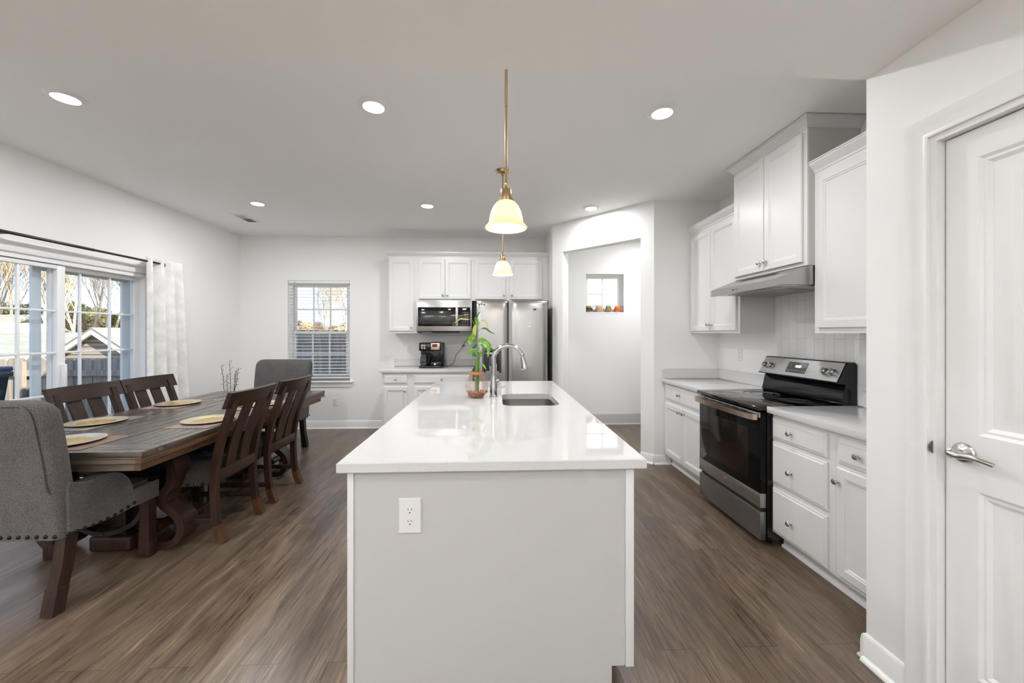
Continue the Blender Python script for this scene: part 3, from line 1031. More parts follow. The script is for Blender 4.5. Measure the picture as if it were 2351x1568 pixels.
CROWN = [(0, 0), (.006, 0), (.006, .012), (.016, .020), (.030, .042), (.040, .052), (.040, .062), (.046, .062), (.046, .070), (0, .070)]
def crown(parent, x0, x1, yb, zb, left=True, right=False, prof=CROWN):
    bm = B()
    loops = []
    if left: loops.append([(x0 - a, yb, zb + z) for a, z in prof])
    loops.append([((x0 - a) if left else x0, -a, zb + z) for a, z in prof])
    loops.append([((x1 + a) if right else x1, -a, zb + z) for a, z in prof])
    if right: loops.append([(x1 + a, yb, zb + z) for a, z in prof])
    loft(bm, loops)
    return obj('crown_molding', bm, M['cab'], parent, angle=30)

def wall_cab(name_label, loc, rz, W, D, z0, z1, doors, crown_kw=None, lip=.0, side_dark=True):
    r = thing('wall_cabinet', name_label, 'cabinet', loc, rz)
    bm = B()
    box(bm, 0, W, 0, D, z0, z1)
    obj('cabinet_box', bm, M['cab'], r, smooth=False)
    if side_dark:
        pass
    for d in doors:
        door_front(r, *d)
    if crown_kw is not None:
        crown(r, 0, W, D, z1 - .003, **crown_kw)
    return r

CT = .914  # counter height
# ---- back run wall cabinets (front faces Y=5.45)
YF = 5.45
wall_cab('tall narrow white wall cabinet with one door, leftmost of the back run', (-1.482, YF, 0), 0, .401, .325, 1.393, 2.455,
         [(.014, .352, 1.425, 2.42, .322, 1.473)], dict(left=True))
wall_cab('white two-door wall cabinet directly above the microwave', (-1.080, YF, 0), 0, .762, .325, 1.848, 2.455,
         [(.022, .378, 1.868, 2.42, .350, 1.925), (.384, .740, 1.868, 2.42, .412, 1.925)], dict(left=False))
r = wall_cab('white two-door wall cabinet above the refrigerator', (-.317, YF, 0), 0, 1.066, .325, 1.848, 2.455,
         [(.030, .462, 1.868, 2.42, .437, 1.925), (.520, .975, 1.868, 2.42, .548, 1.925)], dict(left=False))

# ---- back base cabinets
def base_cab(label, loc, rz, W, D, fronts, x_left_open=True, name='base_cabinet'):
    r = thing(name, label, 'cabinet', loc, rz)
    bm = B(); box(bm, 0, W, 0, D, .10, .873); obj('cabinet_box', bm, M['cab'], r, smooth=False)
    bm = B(); box(bm, 0, W, .072, D, 0, .10); obj('toe_kick', bm, M['cab'], r, smooth=False)
    bm = B(); prism(bm, [(.072, 0), (.057, 0), (.058, .008), (.063, .016), (.072, .018)], 'X', 0, W); obj('shoe_molding', bm, M['trim'], r)
    for f in fronts:
        door_front(r, f[1], f[2], f[3], f[4], f[5], f[6], name=f[0])
    return r
r = base_cab('white base cabinet with one drawer and one door, left end of the back run', (-1.486, 5.16, 0), 0, .385, .615,
    [('drawer', .025, .335, .728, .850, .185, .790), ('door', .025, .335, .125, .692, .305, .636)])
r = base_cab('wide white base cabinet with a long drawer beside the refrigerator under the coffee counter', (-1.100, 5.16, 0), 0, .80, .615,
    [('drawer', .030, .770, .728, .850, .395, .790), ('door', .030, .395, .125, .692, .365, .636), ('door', .405, .770, .125, .692, .435, .636)])

def counter(label, loc, rz, pts, z0=.874, z1=CT, splash=None):
    r = thing('countertop', label, 'countertop', loc, rz)
    bm = B(); x0, x1, y0, y1 = pts
    box(bm, x0, x1, y0, y1, z0, z1, .004, 2)
    obj('slab', bm, M['quartz'], r)
    if splash:
        for s in splash:
            bm = B(); box(bm, *s, .002, 1); obj('backsplash', bm, M['quartz'], r)
    return r
counter('white quartz countertop with low backsplash under the coffee maker', (-1.486, 5.16, 0), 0, (-.035, 1.185, -.035, .62),
        splash=[(.0, 1.185, .60, .62, CT, CT + .10)])

# ---- right run. local x -> -Y, local y -> +X ; rz=-90
RZ = R(-90)
XF = 1.81
base_cab('white base cabinet with one drawer over two doors between the range and the end wall', (XF, 4.055, 0), RZ, .825, .585,
    [('drawer', .035, .790, .700, .855, .36, .786), ('door', .025, .408, .125, .665, .368, .622), ('door', .416, .790, .125, .665, .450, .622)])
base_cab('white three-drawer base cabinet on the near side of the range', (XF, 2.452, 0), RZ, .465, .585,
    [('drawer', .012, .425, .712, .845, .180, .782), ('drawer', .012, .425, .425, .690, .180, .542), ('drawer', .012, .425, .112, .395, .180, .236)])
base_cab('white base cabinet with drawer and door beside the pantry wall', (XF, 1.986, 0), RZ, .398, .585,
    [('drawer', .025, .385, .712, .845, .155, .782), ('door', .025, .385, .125, .690, .012 + .025, .616)])
counter('white quartz countertop between the range and the end wall', (XF, 4.057, 0), RZ, (0, .828, -.042, .587),
        splash=[(.0, .828, .567, .587, CT, CT + .10), (.0, .02, -.03, .567, CT, CT + .10)])
counter('white quartz countertop between the range and the pantry wall', (XF, 2.455, 0), RZ, (0, .868, -.042, .587),
        splash=[(.05, .868, .565, .580, CT, CT + .10)])

# right wall cabinets
XU = 2.09
wall_cab('white two-door wall cabinet in the corner left of the range hood', (XU, 4.057, 0), RZ, .832, .308, 1.392, 2.44,
         [(.022, .408, 1.415, 2.405, .380, 1.475), (.414, .800, 1.415, 2.405, .442, 1.475)], dict(left=False))
rB = wall_cab('tallest white two-door wall cabinet directly above the range hood', (2.04, 3.222, 0), RZ, .772, .358, 1.838, 2.742,
         [(.020, .380, 1.862, 2.715, .350, 1.925), (.388, .745, 1.862, 2.715, .418, 1.925)], dict(left=True, right=True, prof=[(a, z * .93) for a, z in CROWN]))
rC = wall_cab('white wall cabinet right of the range hood, cut off by the pantry wall', (XU, 2.449, 0), RZ, .86, .308, 1.392, 2.44,
         [(.035, .500, 1.425, 2.405, .470, 1.475), (.510, .83, 1.425, 2.405, .540, 1.475)], dict(left=False))

# side panels in a greyer colour on the range-side cabinets
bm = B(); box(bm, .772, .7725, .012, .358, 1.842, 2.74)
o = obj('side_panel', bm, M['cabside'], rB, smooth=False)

# backsplash tile behind range
bm = B(); box(bm, 2.391, 2.399, 1.62, 3.19, .915, 1.84)
o = obj('backsplash_tile', bm, M['backsplash'], None, smooth=False)
tag(o, 'off-white painted brick tile panel on the wall behind the range', 'backsplash')

# ================================================================== RANGE HOOD
def hood():
    r = thing('range_hood', 'slim stainless steel range hood under the tallest wall cabinet', 'range hood', (1.83, 3.218, 1.70), RZ)
    W = .762; D = .56
    bm = B()
    # side profile in (y,z): front lip, slope, back
    prof = [(0, .0), (0, .048), (.012, .056), (.215, .136), (D, .136), (D, .012), (.02, .012), (.02, 0)]
    prism(bm, prof, 'X', 0, W)
    obj('hood_body', bm, M['steelY'], r, smooth=False)
    bm = B()
    box(bm, .02, W - .02, .03, D - .01, .004, .012)
    obj('underside_panel', bm, M['steelY'], r, smooth=False)
    bm = B()
    box(bm, .19, .57, .07, .50, .0015, .0045, .001); 
    obj('grease_filter', bm, M['steeldark'], r)
    for x in (.12, .64):
        bm = B(); lathe(bm, [(0, 0), (.036, 0), (.040, .002), (.040, .006), (0, .006)], (x, .12, -.001), 28); o = obj('hood_lamp', bm, M['nickel'], r)
        bm = B(); lathe(bm, [(0, 0), (.026, 0), (.026, .002), (0, .002)], (x, .12, -.0022), 24); obj('lamp_lens', bm, mat('lamp_lens_grey', (.8, .8, .78), .15), o)
    for i in range(5):
        bm = B(); box(bm, .30 + i * .023, .314 + i * .023, -.003, .002, .020, .030, .002); obj('push_button', bm, M['chrome'] if i else M['slot'], r)
    # vent slots on the slope
    bm = B()
    for i in range(30):
        x = .18 + i * .0135
        prism(bm, [(.135, .1062), (.165, .1180), (.165, .1192), (.135, .1074)], 'X', x, x + .007)
    obj('vent_slots', bm, M['slot'], r, smooth=False)
hood()

# ================================================================== RANGE
def stove():
    # local: x along front from the far side to the near side, y into wall, front of door at y=0
    r = thing('kitchen_range', 'stainless and black glass-top electric range in the right-hand counter run', 'range', (1.73, 3.219, 0), RZ)
    W = .762
    bm = B()
    box(bm, .0, W, .045, .62, .035, .898); 
    obj('range_body', bm, M['black'], r, smooth=False)
    bm = B()
    box(bm, -.001, W + .001, -.022, .575, .884, .912, .008, 3)
    obj('cooktop', bm, M['blackg'], r)
    # burner rings
    ring_m = mat('burner_ring', (.20, .17, .14), .2)
    for (x, y, rr) in ((.20, .13, .110), (.55, .13, .125), (.20, .40, .125), (.55, .40, .095)):
        bm = B()
        for q in (rr, rr * .62):
            lathe(bm, [(q - .0012, .0), (q - .0012, .0004), (q + .0012, .0004), (q + .0012, 0)], (x, y, .9121), 56, cap=False)
        obj('burner_ring', bm, ring_m, r, smooth=False)
    # door : black glass with steel base strip and inner window
    bm = B(); box(bm, .004, W - .004, 0, .042, .340, .872, .004, 2); d = obj('oven_door', bm, M['ovendoor'], r)
    bm = B(); box(bm, .004, W - .004, -.001, .042, .248, .342, .003, 2); obj('door_strip', bm, M['steelY'], d)
    bm = B(); box(bm, .17, .64, -.0012, .004, .40, .745, .012, 3); obj('oven_window', bm, M['ovenglass'], d)
    bm = B(); lathe(bm, [(0, 0), (.018, 0), (.018, .002), (.016, .003), (0, .003)], mx=Matrix.Translation((.375, -.001, .296)) @ Matrix.Rotation(R(90), 4, 'X'), n=28)
    obj('round_emblem', bm, M['nickel'], d)
    # handle
    bm = B()
    box(bm, .004, W - .004, -.012, .004, .838, .872, .003)
    obj('vent_trim', bm, M['steelY'], d)
    bm = B()
    for i in range(6):
        box(bm, .10 + i * .095, .17 + i * .095, -.0135, -.011, .858, .865)
    obj('vent_slots', bm, M['slot'], d, smooth=False)
    bm = B()
    pts = [(.012, -.018, .842), (.03, -.048, .842), (.20, -.060, .842), (.38, -.063, .842), (.56, -.060, .842), (.732, -.048, .842), (.750, -.018, .842)]
    sweep_rect(bm, pts, (0, 0, 1), .036, .012, k=5)
    obj('door_handle', bm, M['copper'], d)
    # drawer
    bm = B(); box(bm, .004, W - .004, .0, .04, .035, .222, .004, 2); obj('storage_drawer', bm, M['steeldark'], r)
    bm = B(); box(bm, .01, W - .01, .02, .045, .222, .250); obj('drawer_gap', bm, M['blackm'], r, smooth=False)
    # feet
    for x, y in ((.05, .09), (W - .05, .09), (.05, .58), (W - .05, .58)):
        bm = B(); lathe(bm, [(.02, 0), (.02, .008), (.009, .012), (.009, .036)], (x, y, 0), 16); obj('levelling_foot', bm, M['blackm'], r)
    # backguard
    bm = B()
    prof = [(.565, .905), (.548, .925), (.556, .96), (.575, 1.045), (.60, 1.06), (.655, 1.06), (.655, .905)]
    prism(bm, prof, 'X', 0, W)
    obj('backguard_base', bm, M['black'], r, angle=60)
    bm = B()
    prof = [(.515, 1.060), (.527, 1.070), (.585, 1.190), (.590, 1.198), (.640, 1.198), (.655, 1.18), (.655, 1.05), (.58, 1.05)]
    prism(bm, prof, 'X', -.001, W + .001)
    bg_ = obj('backguard_shell', bm, M['black'], r, angle=60)
    # steel control face : plane through (.515,1.062)-(.585,1.192)
    a = Vector((0, .521, 1.066)); bb = Vector((0, .583, 1.192))
    up = (bb - a); Hc = up.length; up.normalize()
    nrm = Vector((0, -up.z, up.y))
    MC = Matrix(((1, 0, 0, 0), (0, up.y, nrm.y, a.y), (0, up.z, nrm.z, a.z), (0, 0, 0, 1)))
    MC[0][0] = 1
    # local coords of MC: x along, y up the face, z outwards
    bm = B(); box(bm, .006, W - .006, 0, Hc, -.003, .003, .002, 1); face = obj('control_panel', bm, M['steelY'], r, mx=MC)
    bm = B(); box(bm, .285, .475, .028, Hc - .026, .002, .0045, .002, 2); disp = obj('display_panel', bm, M['greyplastic'], r, mx=MC)
    text_mesh('clock_digits', '10:09', .026, M['display'], disp, MC @ Matrix.Translation((.392, Hc * .57, .005)))
    bm = B()
    for i in range(9):
        for (yy, cnt) in ((.045, 9), (.078, 9), (.096, 9)):
            if yy > .05 and 2 <= i <= 6: continue
            x = .298 + i * .0205
            box(bm, x - .005, x + .005, yy, yy + .003, .0045, .005)
    obj('button_legend', bm, M['legend'], disp, smooth=False, mx=MC)
    kb = None
    for x in (.045, .098, .155) if False else (.050, .115, .635, .700):
        bm = B()
        lathe(bm, [(.024, 0), (.025, .003), (.021, .006), (.019, .024), (.016, .027), (0, .027)], (x, Hc * .47, .003), 28)
        box(bm, x - .004, x + .004, Hc * .47 - .019, Hc * .47 + .019, .027, .037, .003, 2)
        obj('burner_knob', bm, M['chrome'], r, mx=MC)
        bm = B()
        for k in range(7):
            an_ = R(-60 + k * 50)
            cx_, cy_ = x + math.sin(an_) * .033, Hc * .47 + math.cos(an_) * .033
            box(bm, cx_ - .0016, cx_ + .0016, cy_ - .0012, cy_ + .0012, .003, .0034)
        obj('dial_marks', bm, M['darkprint'], r, smooth=False, mx=MC)
stove()

# ================================================================== FRIDGE
def fridge():
    r = thing('refrigerator', 'stainless side-by-side refrigerator with dispenser at the end of the back run', 'refrigerator', (-.237, 4.92, 0))
    W = .905; Hh = 1.815
    bm = B(); box(bm, .006, W - .006, .075, .82, .02, Hh - .02); obj('fridge_body', bm, mat('fridge_side', (.10, .10, .10), .4), r, smooth=False)
    def dr(x0, x1, name='fridge_door'):
        bm = B()
        # slightly bowed front
        n = 12; loops = []
        zs = [.06, .075, .5, 1.0, Hh - .25, Hh - .16, Hh - .10, Hh - .05, Hh - .022, Hh - .008, Hh]
        ys = [.006, 0, -.004, -.005, -.002, .0, .0035, .009, .014, .022, .034]
        for z, yy in zip(zs, ys):
            lp = []
            for i in range(n + 1):
                f = i / n
                x = x0 + (x1 - x0) * f
                b_ = .010 * (2 * f - 1) ** 2 + (.012 if i in (0, n) else 0)
                lp.append((x, yy + b_, z))
            lp += [(x1, .07, z), (x0, .07, z)]
            loops.append(lp)
        loft(bm, loops)
        return obj(name, bm, M['steelv'], r, angle=30)
    d1 = dr(0, .398); d2 = dr(.448, W)
    bm = B(); box(bm, .398, .448, .022, .07, .06, Hh - .01); obj('handle_recess', bm, mat('recess_grey', (.34, .34, .33), .4, .6), r, smooth=False)
    bm = B(); box(bm, .398, .408, .010, .03, .06, Hh - .01); obj('door_gap_strip', bm, M['blackm'], r, smooth=False)  # black strip stands in for the shaded gap between the doors
    bm = B(); box(bm, .01, W - .01, .06, .09, .0, .06); obj('kick_grille', bm, M['blackm'], r, smooth=False)
    # dispenser
    bm = B(); box(bm, .070, .318, -.003, .02, .888, 1.213, .006); dp = obj('water_dispenser', bm, M['greyplastic'], d1)
    bm = B(); box(bm, .095, .290, -.0045, .0, .915, 1.13, .004); obj('dispenser_recess', bm, M['slot'], dp)
    bm = B(); box(bm, .16, .225, -.012, -.004, .98, 1.09, .004); obj('dispenser_paddle', bm, M['greyplastic'], dp)
    bm = B(); box(bm, .11, .275, -.0052, -.004, 1.15, 1.19, .002); obj('dispenser_display', bm, M['blackg'], dp)
    text_mesh('brand_lettering', 'SAMSUNG', .017, M['darkprint'], d2, Matrix.Translation((.812, -.0006, 1.757)) @ FRONT)
    return r
fridge()
# magnets (each its own thing)
def magnet(label, x, z, shape, m1, m2=None):
    o_ = thing('fridge_magnet', label, 'magnet', (x, 4.918, z))
    bm = B()
    if shape == 'house':
        prism(bm, [(-.016, -.026), (.018, -.026), (.016, .008), (.006, .024), (-.006, .024), (-.015, .008)], 'Y', -.008, 0)
    elif shape == 'blob':
        box(bm, -.017, .017, -.016, 0, -.012, .012, .006, 3)
    else:
        lathe(bm, [(0, 0), (.011, 0), (.009, .006), (0, .008)], n=16, mx=Matrix.Rotation(R(90), 4, 'X'))
    obj('magnet_body', bm, m1, o_)
    if m2:
        bm = B(); lathe(bm, [(0, 0), (.009, 0), (.006, .003), (0, .003)], n=14, mx=Matrix.Translation((0, -.008 if shape == 'house' else -.016 if shape == 'blob' else -.006, .006)) @ Matrix.Rotation(R(90), 4, 'X'))
        obj('painted_detail', bm, m2, o_)
mg_w = mat('magnet_white', (.8, .78, .72), .4); mg_o = mat('magnet_orange', (.75, .36, .06), .4)
mg_b = mat('magnet_brown', (.18, .09, .04), .4); mg_y = mat('magnet_yellow', (.7, .5, .1), .4); mg_r = mat('magnet_red', (.5, .12, .08), .4)
magnet('small white house-shaped magnet with orange detail on the right fridge door', .432, 1.495, 'house', mg_w, mg_o)
magnet('small brown and gold magnet near the top of the right fridge door', .505, 1.700, 'blob', mg_b, mg_y)
magnet('tiny red-brown round magnet, leftmost at the top of the left fridge door', -.205, 1.762, 'dot', mg_r, mg_w)
magnet('tiny yellow round magnet, middle one at the top of the left fridge door', -.172, 1.760, 'dot', mg_y, mg_r)
magnet('tiny brown round magnet, rightmost at the top of the left fridge door', -.143, 1.762, 'dot', mg_b, mg_w)

# ================================================================== MICROWAVE
def microwave():
    r = thing('microwave', 'stainless over-the-counter microwave with black window under the wall cabinet', 'microwave', (-1.079, 5.36, 1.405))
    W = .760; Hh = .440
    bm = B(); box(bm, 0, W, .03, .415, 0.012, Hh - .002); obj('microwave_body', bm, M['blackm'], r, smooth=False)
    bm = B(); box(bm, 0, W, 0, .03, .016, Hh - .002, .005, 2); f = obj('front_panel', bm, M['steel'], r)
    bm = B(); box(bm, .020, .735, -.003, .002, .084, .345, .006, 2); g = obj('door_glass', bm, M['blackg'], r)
    bm = B(); box(bm, .055, .475, -.0036, 0, .112, .292, .008, 2); obj('window', bm, M['mwglass'], g)
    bm = B()
    box(bm, .536, .572, -.040, -.028, .08, .345, .006, 2)
    box(bm, .545, .563, -.03, 0, .10, .118); box(bm, .545, .563, -.03, 0, .31, .328)
    obj('door_handle', bm, M['steelv'], r)
    text_mesh('clock_digits', '10:07', .024, M['display'], g, Matrix.Translation((.655, -.0035, .318)) @ FRONT)
    bm = B()
    for j in range(9):
        for i in range(3 if j not in (0, 3) else 4):
            x = .632 + i * (.034 if j not in (0, 3) else .022); z = .272 - j * .021
            box(bm, x - .005, x + .006, -.0036, -.003, z, z + .004)
    obj('keypad', bm, M['legend'], g, smooth=False)
    bm = B(); lathe(bm, [(.0135, 0), (.0165, 0), (.0165, .001), (.0135, .001)], n=24, mx=Matrix.Translation((.378, -.0005, .388)) @ Matrix.Rotation(R(90), 4, 'X'), cap=False)
    obj('round_emblem', bm, M['legend'], r)
    bm = B(); box(bm, .20, .56, .06, .32, -.006, .012, .004); obj('underside_vent', bm, M['blackm'], r)
microwave()

# ================================================================== COFFEE MAKER
def coffee():
    r = thing('coffee_maker', 'black two-sided coffee maker with glass carafe on the back counter', 'coffee maker', (-1.045, 5.36, CT))
    W = .325; Hh = .355
    bm = B()
    box(bm, 0, W, 0, .26, 0, .030, .008)                       # base
    box(bm, 0, W, .13, .27, .03, Hh - .01, .012)               # back column
    box(bm, .0, .165, -.0, .2, .235, Hh - .005, .012)             # left head
    box(bm, .160, .305, -.01, .2, .245, Hh, .014)               # right head
    box(bm, .155, .30, .0, .14, .03, .085, .01)               # drip base
    obj('housing', bm, M['black'], r)
    bm = B(); box(bm, .165, .285, -.016, -.006, .252, .345, .006); a = obj('brew_lid', bm, M['rosegold'], r)
    bm = B(); box(bm, .185, .255, -.021, -.014, .290, .332, .006); obj('lid_window', bm, mat('lid_dark', (.08, .03, .02), .15), a)
    bm = B()
    for i in range(2):
        for j in range(3):
            box(bm, .030 + i * .034, .056 + i * .034, -.004, .003, .262 + j * .022, .275 + j * .022, .003)
    obj('buttons', bm, M['rosegold'], r)
    bm = B(); box(bm, .205, .232, -.003, .002, .042, .066, .003); obj('badge', bm, M['plastic'], r)
    bm = B(); lathe(bm, [(.05, 0), (.058, .01), (.064, .05), (.060, .10), (.048, .14), (.045, .155), (.042, .155), (.045, .14), (.056, .10), (.060, .05), (.054, .012), (0, .006)], (.065, .06, .032), 32)
    c = obj('carafe', bm, M['carafe'], r)
    bm = B(); lathe(bm, [(0, .0), (.047, 0), (.049, .008), (.03, .018), (0, .02)], (.065, .06, .187), 28); obj('carafe_lid', bm, M['blackm'], c)
    bm = B(); sweep_rect(bm, [(.110, .03, .185), (.135, .015, .175), (.14, .012, .11), (.125, .02, .06)], (.6, .8, 0), .018, .010, k=5); obj('carafe_handle', bm, M['blackm'], c)
    return r
coffee()
bm = B()
tube(bm, [(-.735, 5.60, CT + .006), (-.66, 5.62, CT + .010), (-.60, 5.66, CT + .06), (-.575, 5.70, CT + .15), (-.52, 5.74, CT + .23), (-.478, 5.758, 1.200), (-.470, 5.765, 1.208)], .0035, 8, 8)
box(bm, -.486, -.454, 5.742, 5.766, 1.195, 1.225, .004)
o = obj('power_cord', bm, M['blackm']); tag(o, 'black cord running from the coffee maker to the wall outlet', 'cord')

# ================================================================== OUTLETS
def outlet(label, mx, w=.072, h=.118, th=.006, big=False):
    """local: faces -y, centre origin"""
    r = thing('wall_outlet', label, 'outlet', mx.translation, 0)
    r.rotation_euler = mx.to_euler()
    bm = B(); rings_panel(bm, -w / 2, w / 2, -h / 2, h / 2, [(0, 0), (0, -.002), (.004, -th), (.006, -th)]); pl = obj('cover_plate', bm, M['plastic'], r, angle=25)
    for s in (-1, 1):
        cz = s * h * .165
        bm = B()
        pts = []
        for i in range(32):
            a = 2 * PI * i / 32
            pts.append((math.cos(a) * .0172, max(-.0142, min(.0142, math.sin(a) * .0172)) + cz))
        prism(bm, pts, 'Y', -th - .0022, -th + .001)
        rc = obj('receptacle', bm, M['plastic'], r, angle=30)
        bm = B()
        box(bm, -.0072, -.0052, -th - .0026, -th - .001, cz + .001, cz + .0085); box(bm, .0052, .0072, -th - .0026, -th - .001, cz + .001, cz + .0085)
        lathe(bm, [(0, 0), (.0026, 0), (.0026, .001), (0, .001)], n=12, mx=Matrix.Translation((0, -th - .0015, cz - .0075)) @ Matrix.Rotation(R(90), 4, 'X'))
        obj('slots', bm, M['slot'], rc, smooth=False)
    bm = B(); lathe(bm, [(0, 0), (.003, 0), (.0025, .0012), (0, .0015)], n=12, mx=Matrix.Translation((0, -th, 0)) @ Matrix.Rotation(R(90), 4, 'X')); obj('screw', bm, M['plastic'], r)
    return r
outlet('white double outlet on the wall left of the coffee maker', Matrix.Translation((-1.262, YB, 1.156)))
outlet('white double outlet with the coffee maker cord plugged in', Matrix.Translation((-.465, YB, 1.185)))
outlet('white double outlet low on the back wall below the window', Matrix.Translation((-2.335, YB, .385)))
outlet('white double outlet on the right wall above the counter left of the range', Matrix.Translation((XR, 3.70, 1.178)) @ Matrix.Rotation(RZ, 4, 'Z'))

# ================================================================== ISLAND
IX0, IX1, IY0, IY1 = -.583, .575, 1.448, 3.873
r = thing('kitchen_island', 'long white kitchen island with grey-white end panel in the centre of the room', 'island', (0, 1.49, 0))
bm = B()
box(bm, -.556, .445, 0, 2.35, 0, .105)                    # plinth
box(bm, -.556, .520, 0, .02, .105, .874); box(bm, -.556, .520, 2.33, 2.35, .105, .874)
box(bm, -.556, -.536, .02, 2.33, .105, .874); box(bm, .500, .520, .02, 2.33, .105, .874); box(bm, -.536, .500, .02, 2.33, .105, .125)
obj('island_body', bm, M['cab'], r, smooth=False)
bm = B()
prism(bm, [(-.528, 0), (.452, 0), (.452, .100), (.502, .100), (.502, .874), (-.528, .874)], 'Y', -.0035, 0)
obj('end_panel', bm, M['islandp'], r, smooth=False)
for (a, b, z0) in ((-.556, -.532, 0), (.505, .538, .098)):
    bm = B(); box(bm, a, b, -.010, .03, z0, .874, .003); obj('corner_trim', bm, M['cab'], r)
# right-hand cabinet fronts (facing +X): local door coordinates rotated
MI = Matrix.Translation((.520, 0, 0)) @ Matrix.Rotation(R(90), 4, 'Z')   # local x -> +Y , -y -> +X
for i in range(4):
    x0 = .035 + i * .575; x1 = x0 + .545
    for (nm_, z0, z1, kx, kz) in (('drawer', .735, .860, (x0 + x1) / 2, .797), ('door', .135, .720, x1 - .035 if i % 2 == 0 else x0 + .035, .66)):
        bm = B(); rings_panel(bm, x0, x1, z0, z1, DOOR if nm_ == 'door' else DRAW)
        d = obj(nm_, bm, M['cab'], r, angle=25)
        d.matrix_local = MI
        knob(d, kx, kz)
outlet('large white double outlet on the end panel of the island', Matrix.Translation((-.322, 1.486, .700)), w=.086, h=.133, th=.007)

# island countertop with undermount sink cut-out
SX0, SX1, SY0, SY1, SR = .050, .432, 2.545, 3.045, .07
def rrect(x0, x1, y0, y1, rad, n=8):
    pts = []
    for cx_, cy_, a0 in ((x1 - rad, y1 - rad, 0), (x0 + rad, y1 - rad, 90), (x0 + rad, y0 + rad, 180), (x1 - rad, y0 + rad, 270)):
        for i in range(n + 1):
            a = R(a0 + 90 * i / n)
            pts.append((cx_ + rad * math.cos(a), cy_ + rad * math.sin(a)))
    return pts
def slab_with_hole(bm, x0, x1, y0, y1, z0, z1, hole, bev=.004):
    n = len(hole) // 4
    def ring(z, outer, side):
        vo = [bm.verts.new((x, y, z)) for x, y in outer]
        vi = [bm.verts.new((x, y, z)) for x, y in hole]
        for c in range(4):
            for k in range(n - 1):
                f = (vo[c], vi[c * n + k], vi[c * n + k + 1])
                bm.faces.new(f if side > 0 else f[::-1])
            nx = (c + 1) % 4
            f = (vo[c], vi[c * n + n - 1], vi[nx * n], vo[nx])
            bm.faces.new(f if side > 0 else f[::-1])
        return vo, vi
    oi = [(x1 - bev, y1 - bev), (x0 + bev, y1 - bev), (x0 + bev, y0 + bev), (x1 - bev, y0 + bev)]
    oo = [(x1, y1), (x0, y1), (x0, y0), (x1, y0)]
    to, ti = ring(z1, oi, 1)
    bo, bi = ring(z0, oi, -1)
    m1 = [bm.verts.new((x, y, z1 - bev)) for x, y in oo]; m0 = [bm.verts.new((x, y, z0 + bev)) for x, y in oo]
    for a, b in ((to, m1), (m1, m0), (m0, bo)):
        for j in range(4):
            q = (j + 1) % 4
            bm.faces.new((a[j], a[q], b[q], b[j]))
    N = len(ti)
    for j in range(N):
        q = (j + 1) % N
        bm.faces.new((ti[j], ti[q], bi[q], bi[j]))
bm = B()
slab_with_hole(bm, IX0, IX1, IY0, IY1, .8745, CT, rrect(SX0, SX1, SY0, SY1, SR))
o = obj('island_countertop', bm, M['quartz'], None, angle=30)
tag(o, 'long white speckled quartz countertop on top of the island', 'countertop')
# sink
r = thing('sink', 'rectangular stainless steel undermount sink in the island countertop', 'sink', (0, 0, 0))
bm = B()
loops = []
for off, z, rd in ((.012, .8743, SR), (-.002, .8743, SR), (-.002, .868, SR), (-.008, .72, SR - .01), (-.03, .672, SR - .02), (-.06, .664, SR - .03)):
    loops.append([(x, y, z) for x, y in rrect(SX0 - off, SX1 + off, SY0 - off, SY1 + off, max(.02, rd + off))])
loft(bm, loops, close_ends=False)
last = loops[-1]
bm.faces.new([bm.verts.new(p) for p in last])
bmesh.ops.remove_doubles(bm, verts=bm.verts, dist=.00001)
obj('sink_bowl', bm, M['sinksteel'], r, angle=40)
bm = B(); lathe(bm, [(0, 0), (.02, .001), (.04, .001), (.045, .004), (.045, .006), (.038, .003), (0, .002)], ((SX0 + SX1) / 2, (SY0 + SY1) / 2, .663), 28); obj('drain', bm, M['nickel'], r)

# faucet
def faucet():
    r = thing('faucet', 'tall gooseneck pull-down chrome faucet standing beside the island sink', 'faucet', (-.012, 2.93, CT))
    bm = B()
    lathe(bm, [(.031, 0), (.031, .010), (.028, .014), (.028, .022), (.0295, .05), (.0275, .085), (.021, .125), (.0175, .155), (.0175, .162), (.0205, .165), (.0205, .172), (.0165, .175), (0, .175)], n=36)
    obj('faucet_body', bm, M['chrome'], r)
    bm = B()
    pts = [(0, 0, .172), (0, 0, .25)]
    cxr = .110
    for i in range(0, 15):
        a = PI - (PI * .90) * i / 14
        pts.append((cxr + cxr * math.cos(a), 0, .285 + math.sin(a) * .098))
    tube(bm, pts, [.0175] * len(pts), 20, 2)
    obj('spout', bm, M['chrome'], r)
    e = Vector(pts[-1]); d = (Vector(pts[-1]) - Vector(pts[-2])).normalized()
    q = d.to_track_quat('Z', 'Y').to_matrix().to_4x4()
    d2 = Vector((.22, 0, -1)).normalized(); q = d2.to_track_quat('Z', 'Y').to_matrix().to_4x4()
    bm = B(); lathe(bm, [(.0168, -.012), (.0185, -.006), (.0185, .010), (.0165, .013), (.0165, .022), (.019, .05), (.025, .095), (.028, .108), (.026, .113), (0, .110)], tuple(e), 28, mx=q)
    obj('spray_head', bm, M['chrome'], r)
    bm = B()
    lathe(bm, [(.0, 0), (.013, 0), (.014, .010), (.012, .026), (0, .028)], (.016, 0, .118), 20, mx=Matrix.Rotation(R(75), 4, 'Y'))
    obj('handle_hub', bm, M['chrome'], r)
    bm = B(); tube(bm, [(.030, -.004, .108), (.050, -.010, .070), (.085, -.016, .082)], [.0055, .0045, .004], 12, 5); obj('handle_lever', bm, M['chrome'], r)
    bm = B(); tube(bm, [(.018, .0, .19), (.020, 0, .245)], [.006, .005], 12); obj('hose_guide', bm, M['chrome'], r)
faucet()

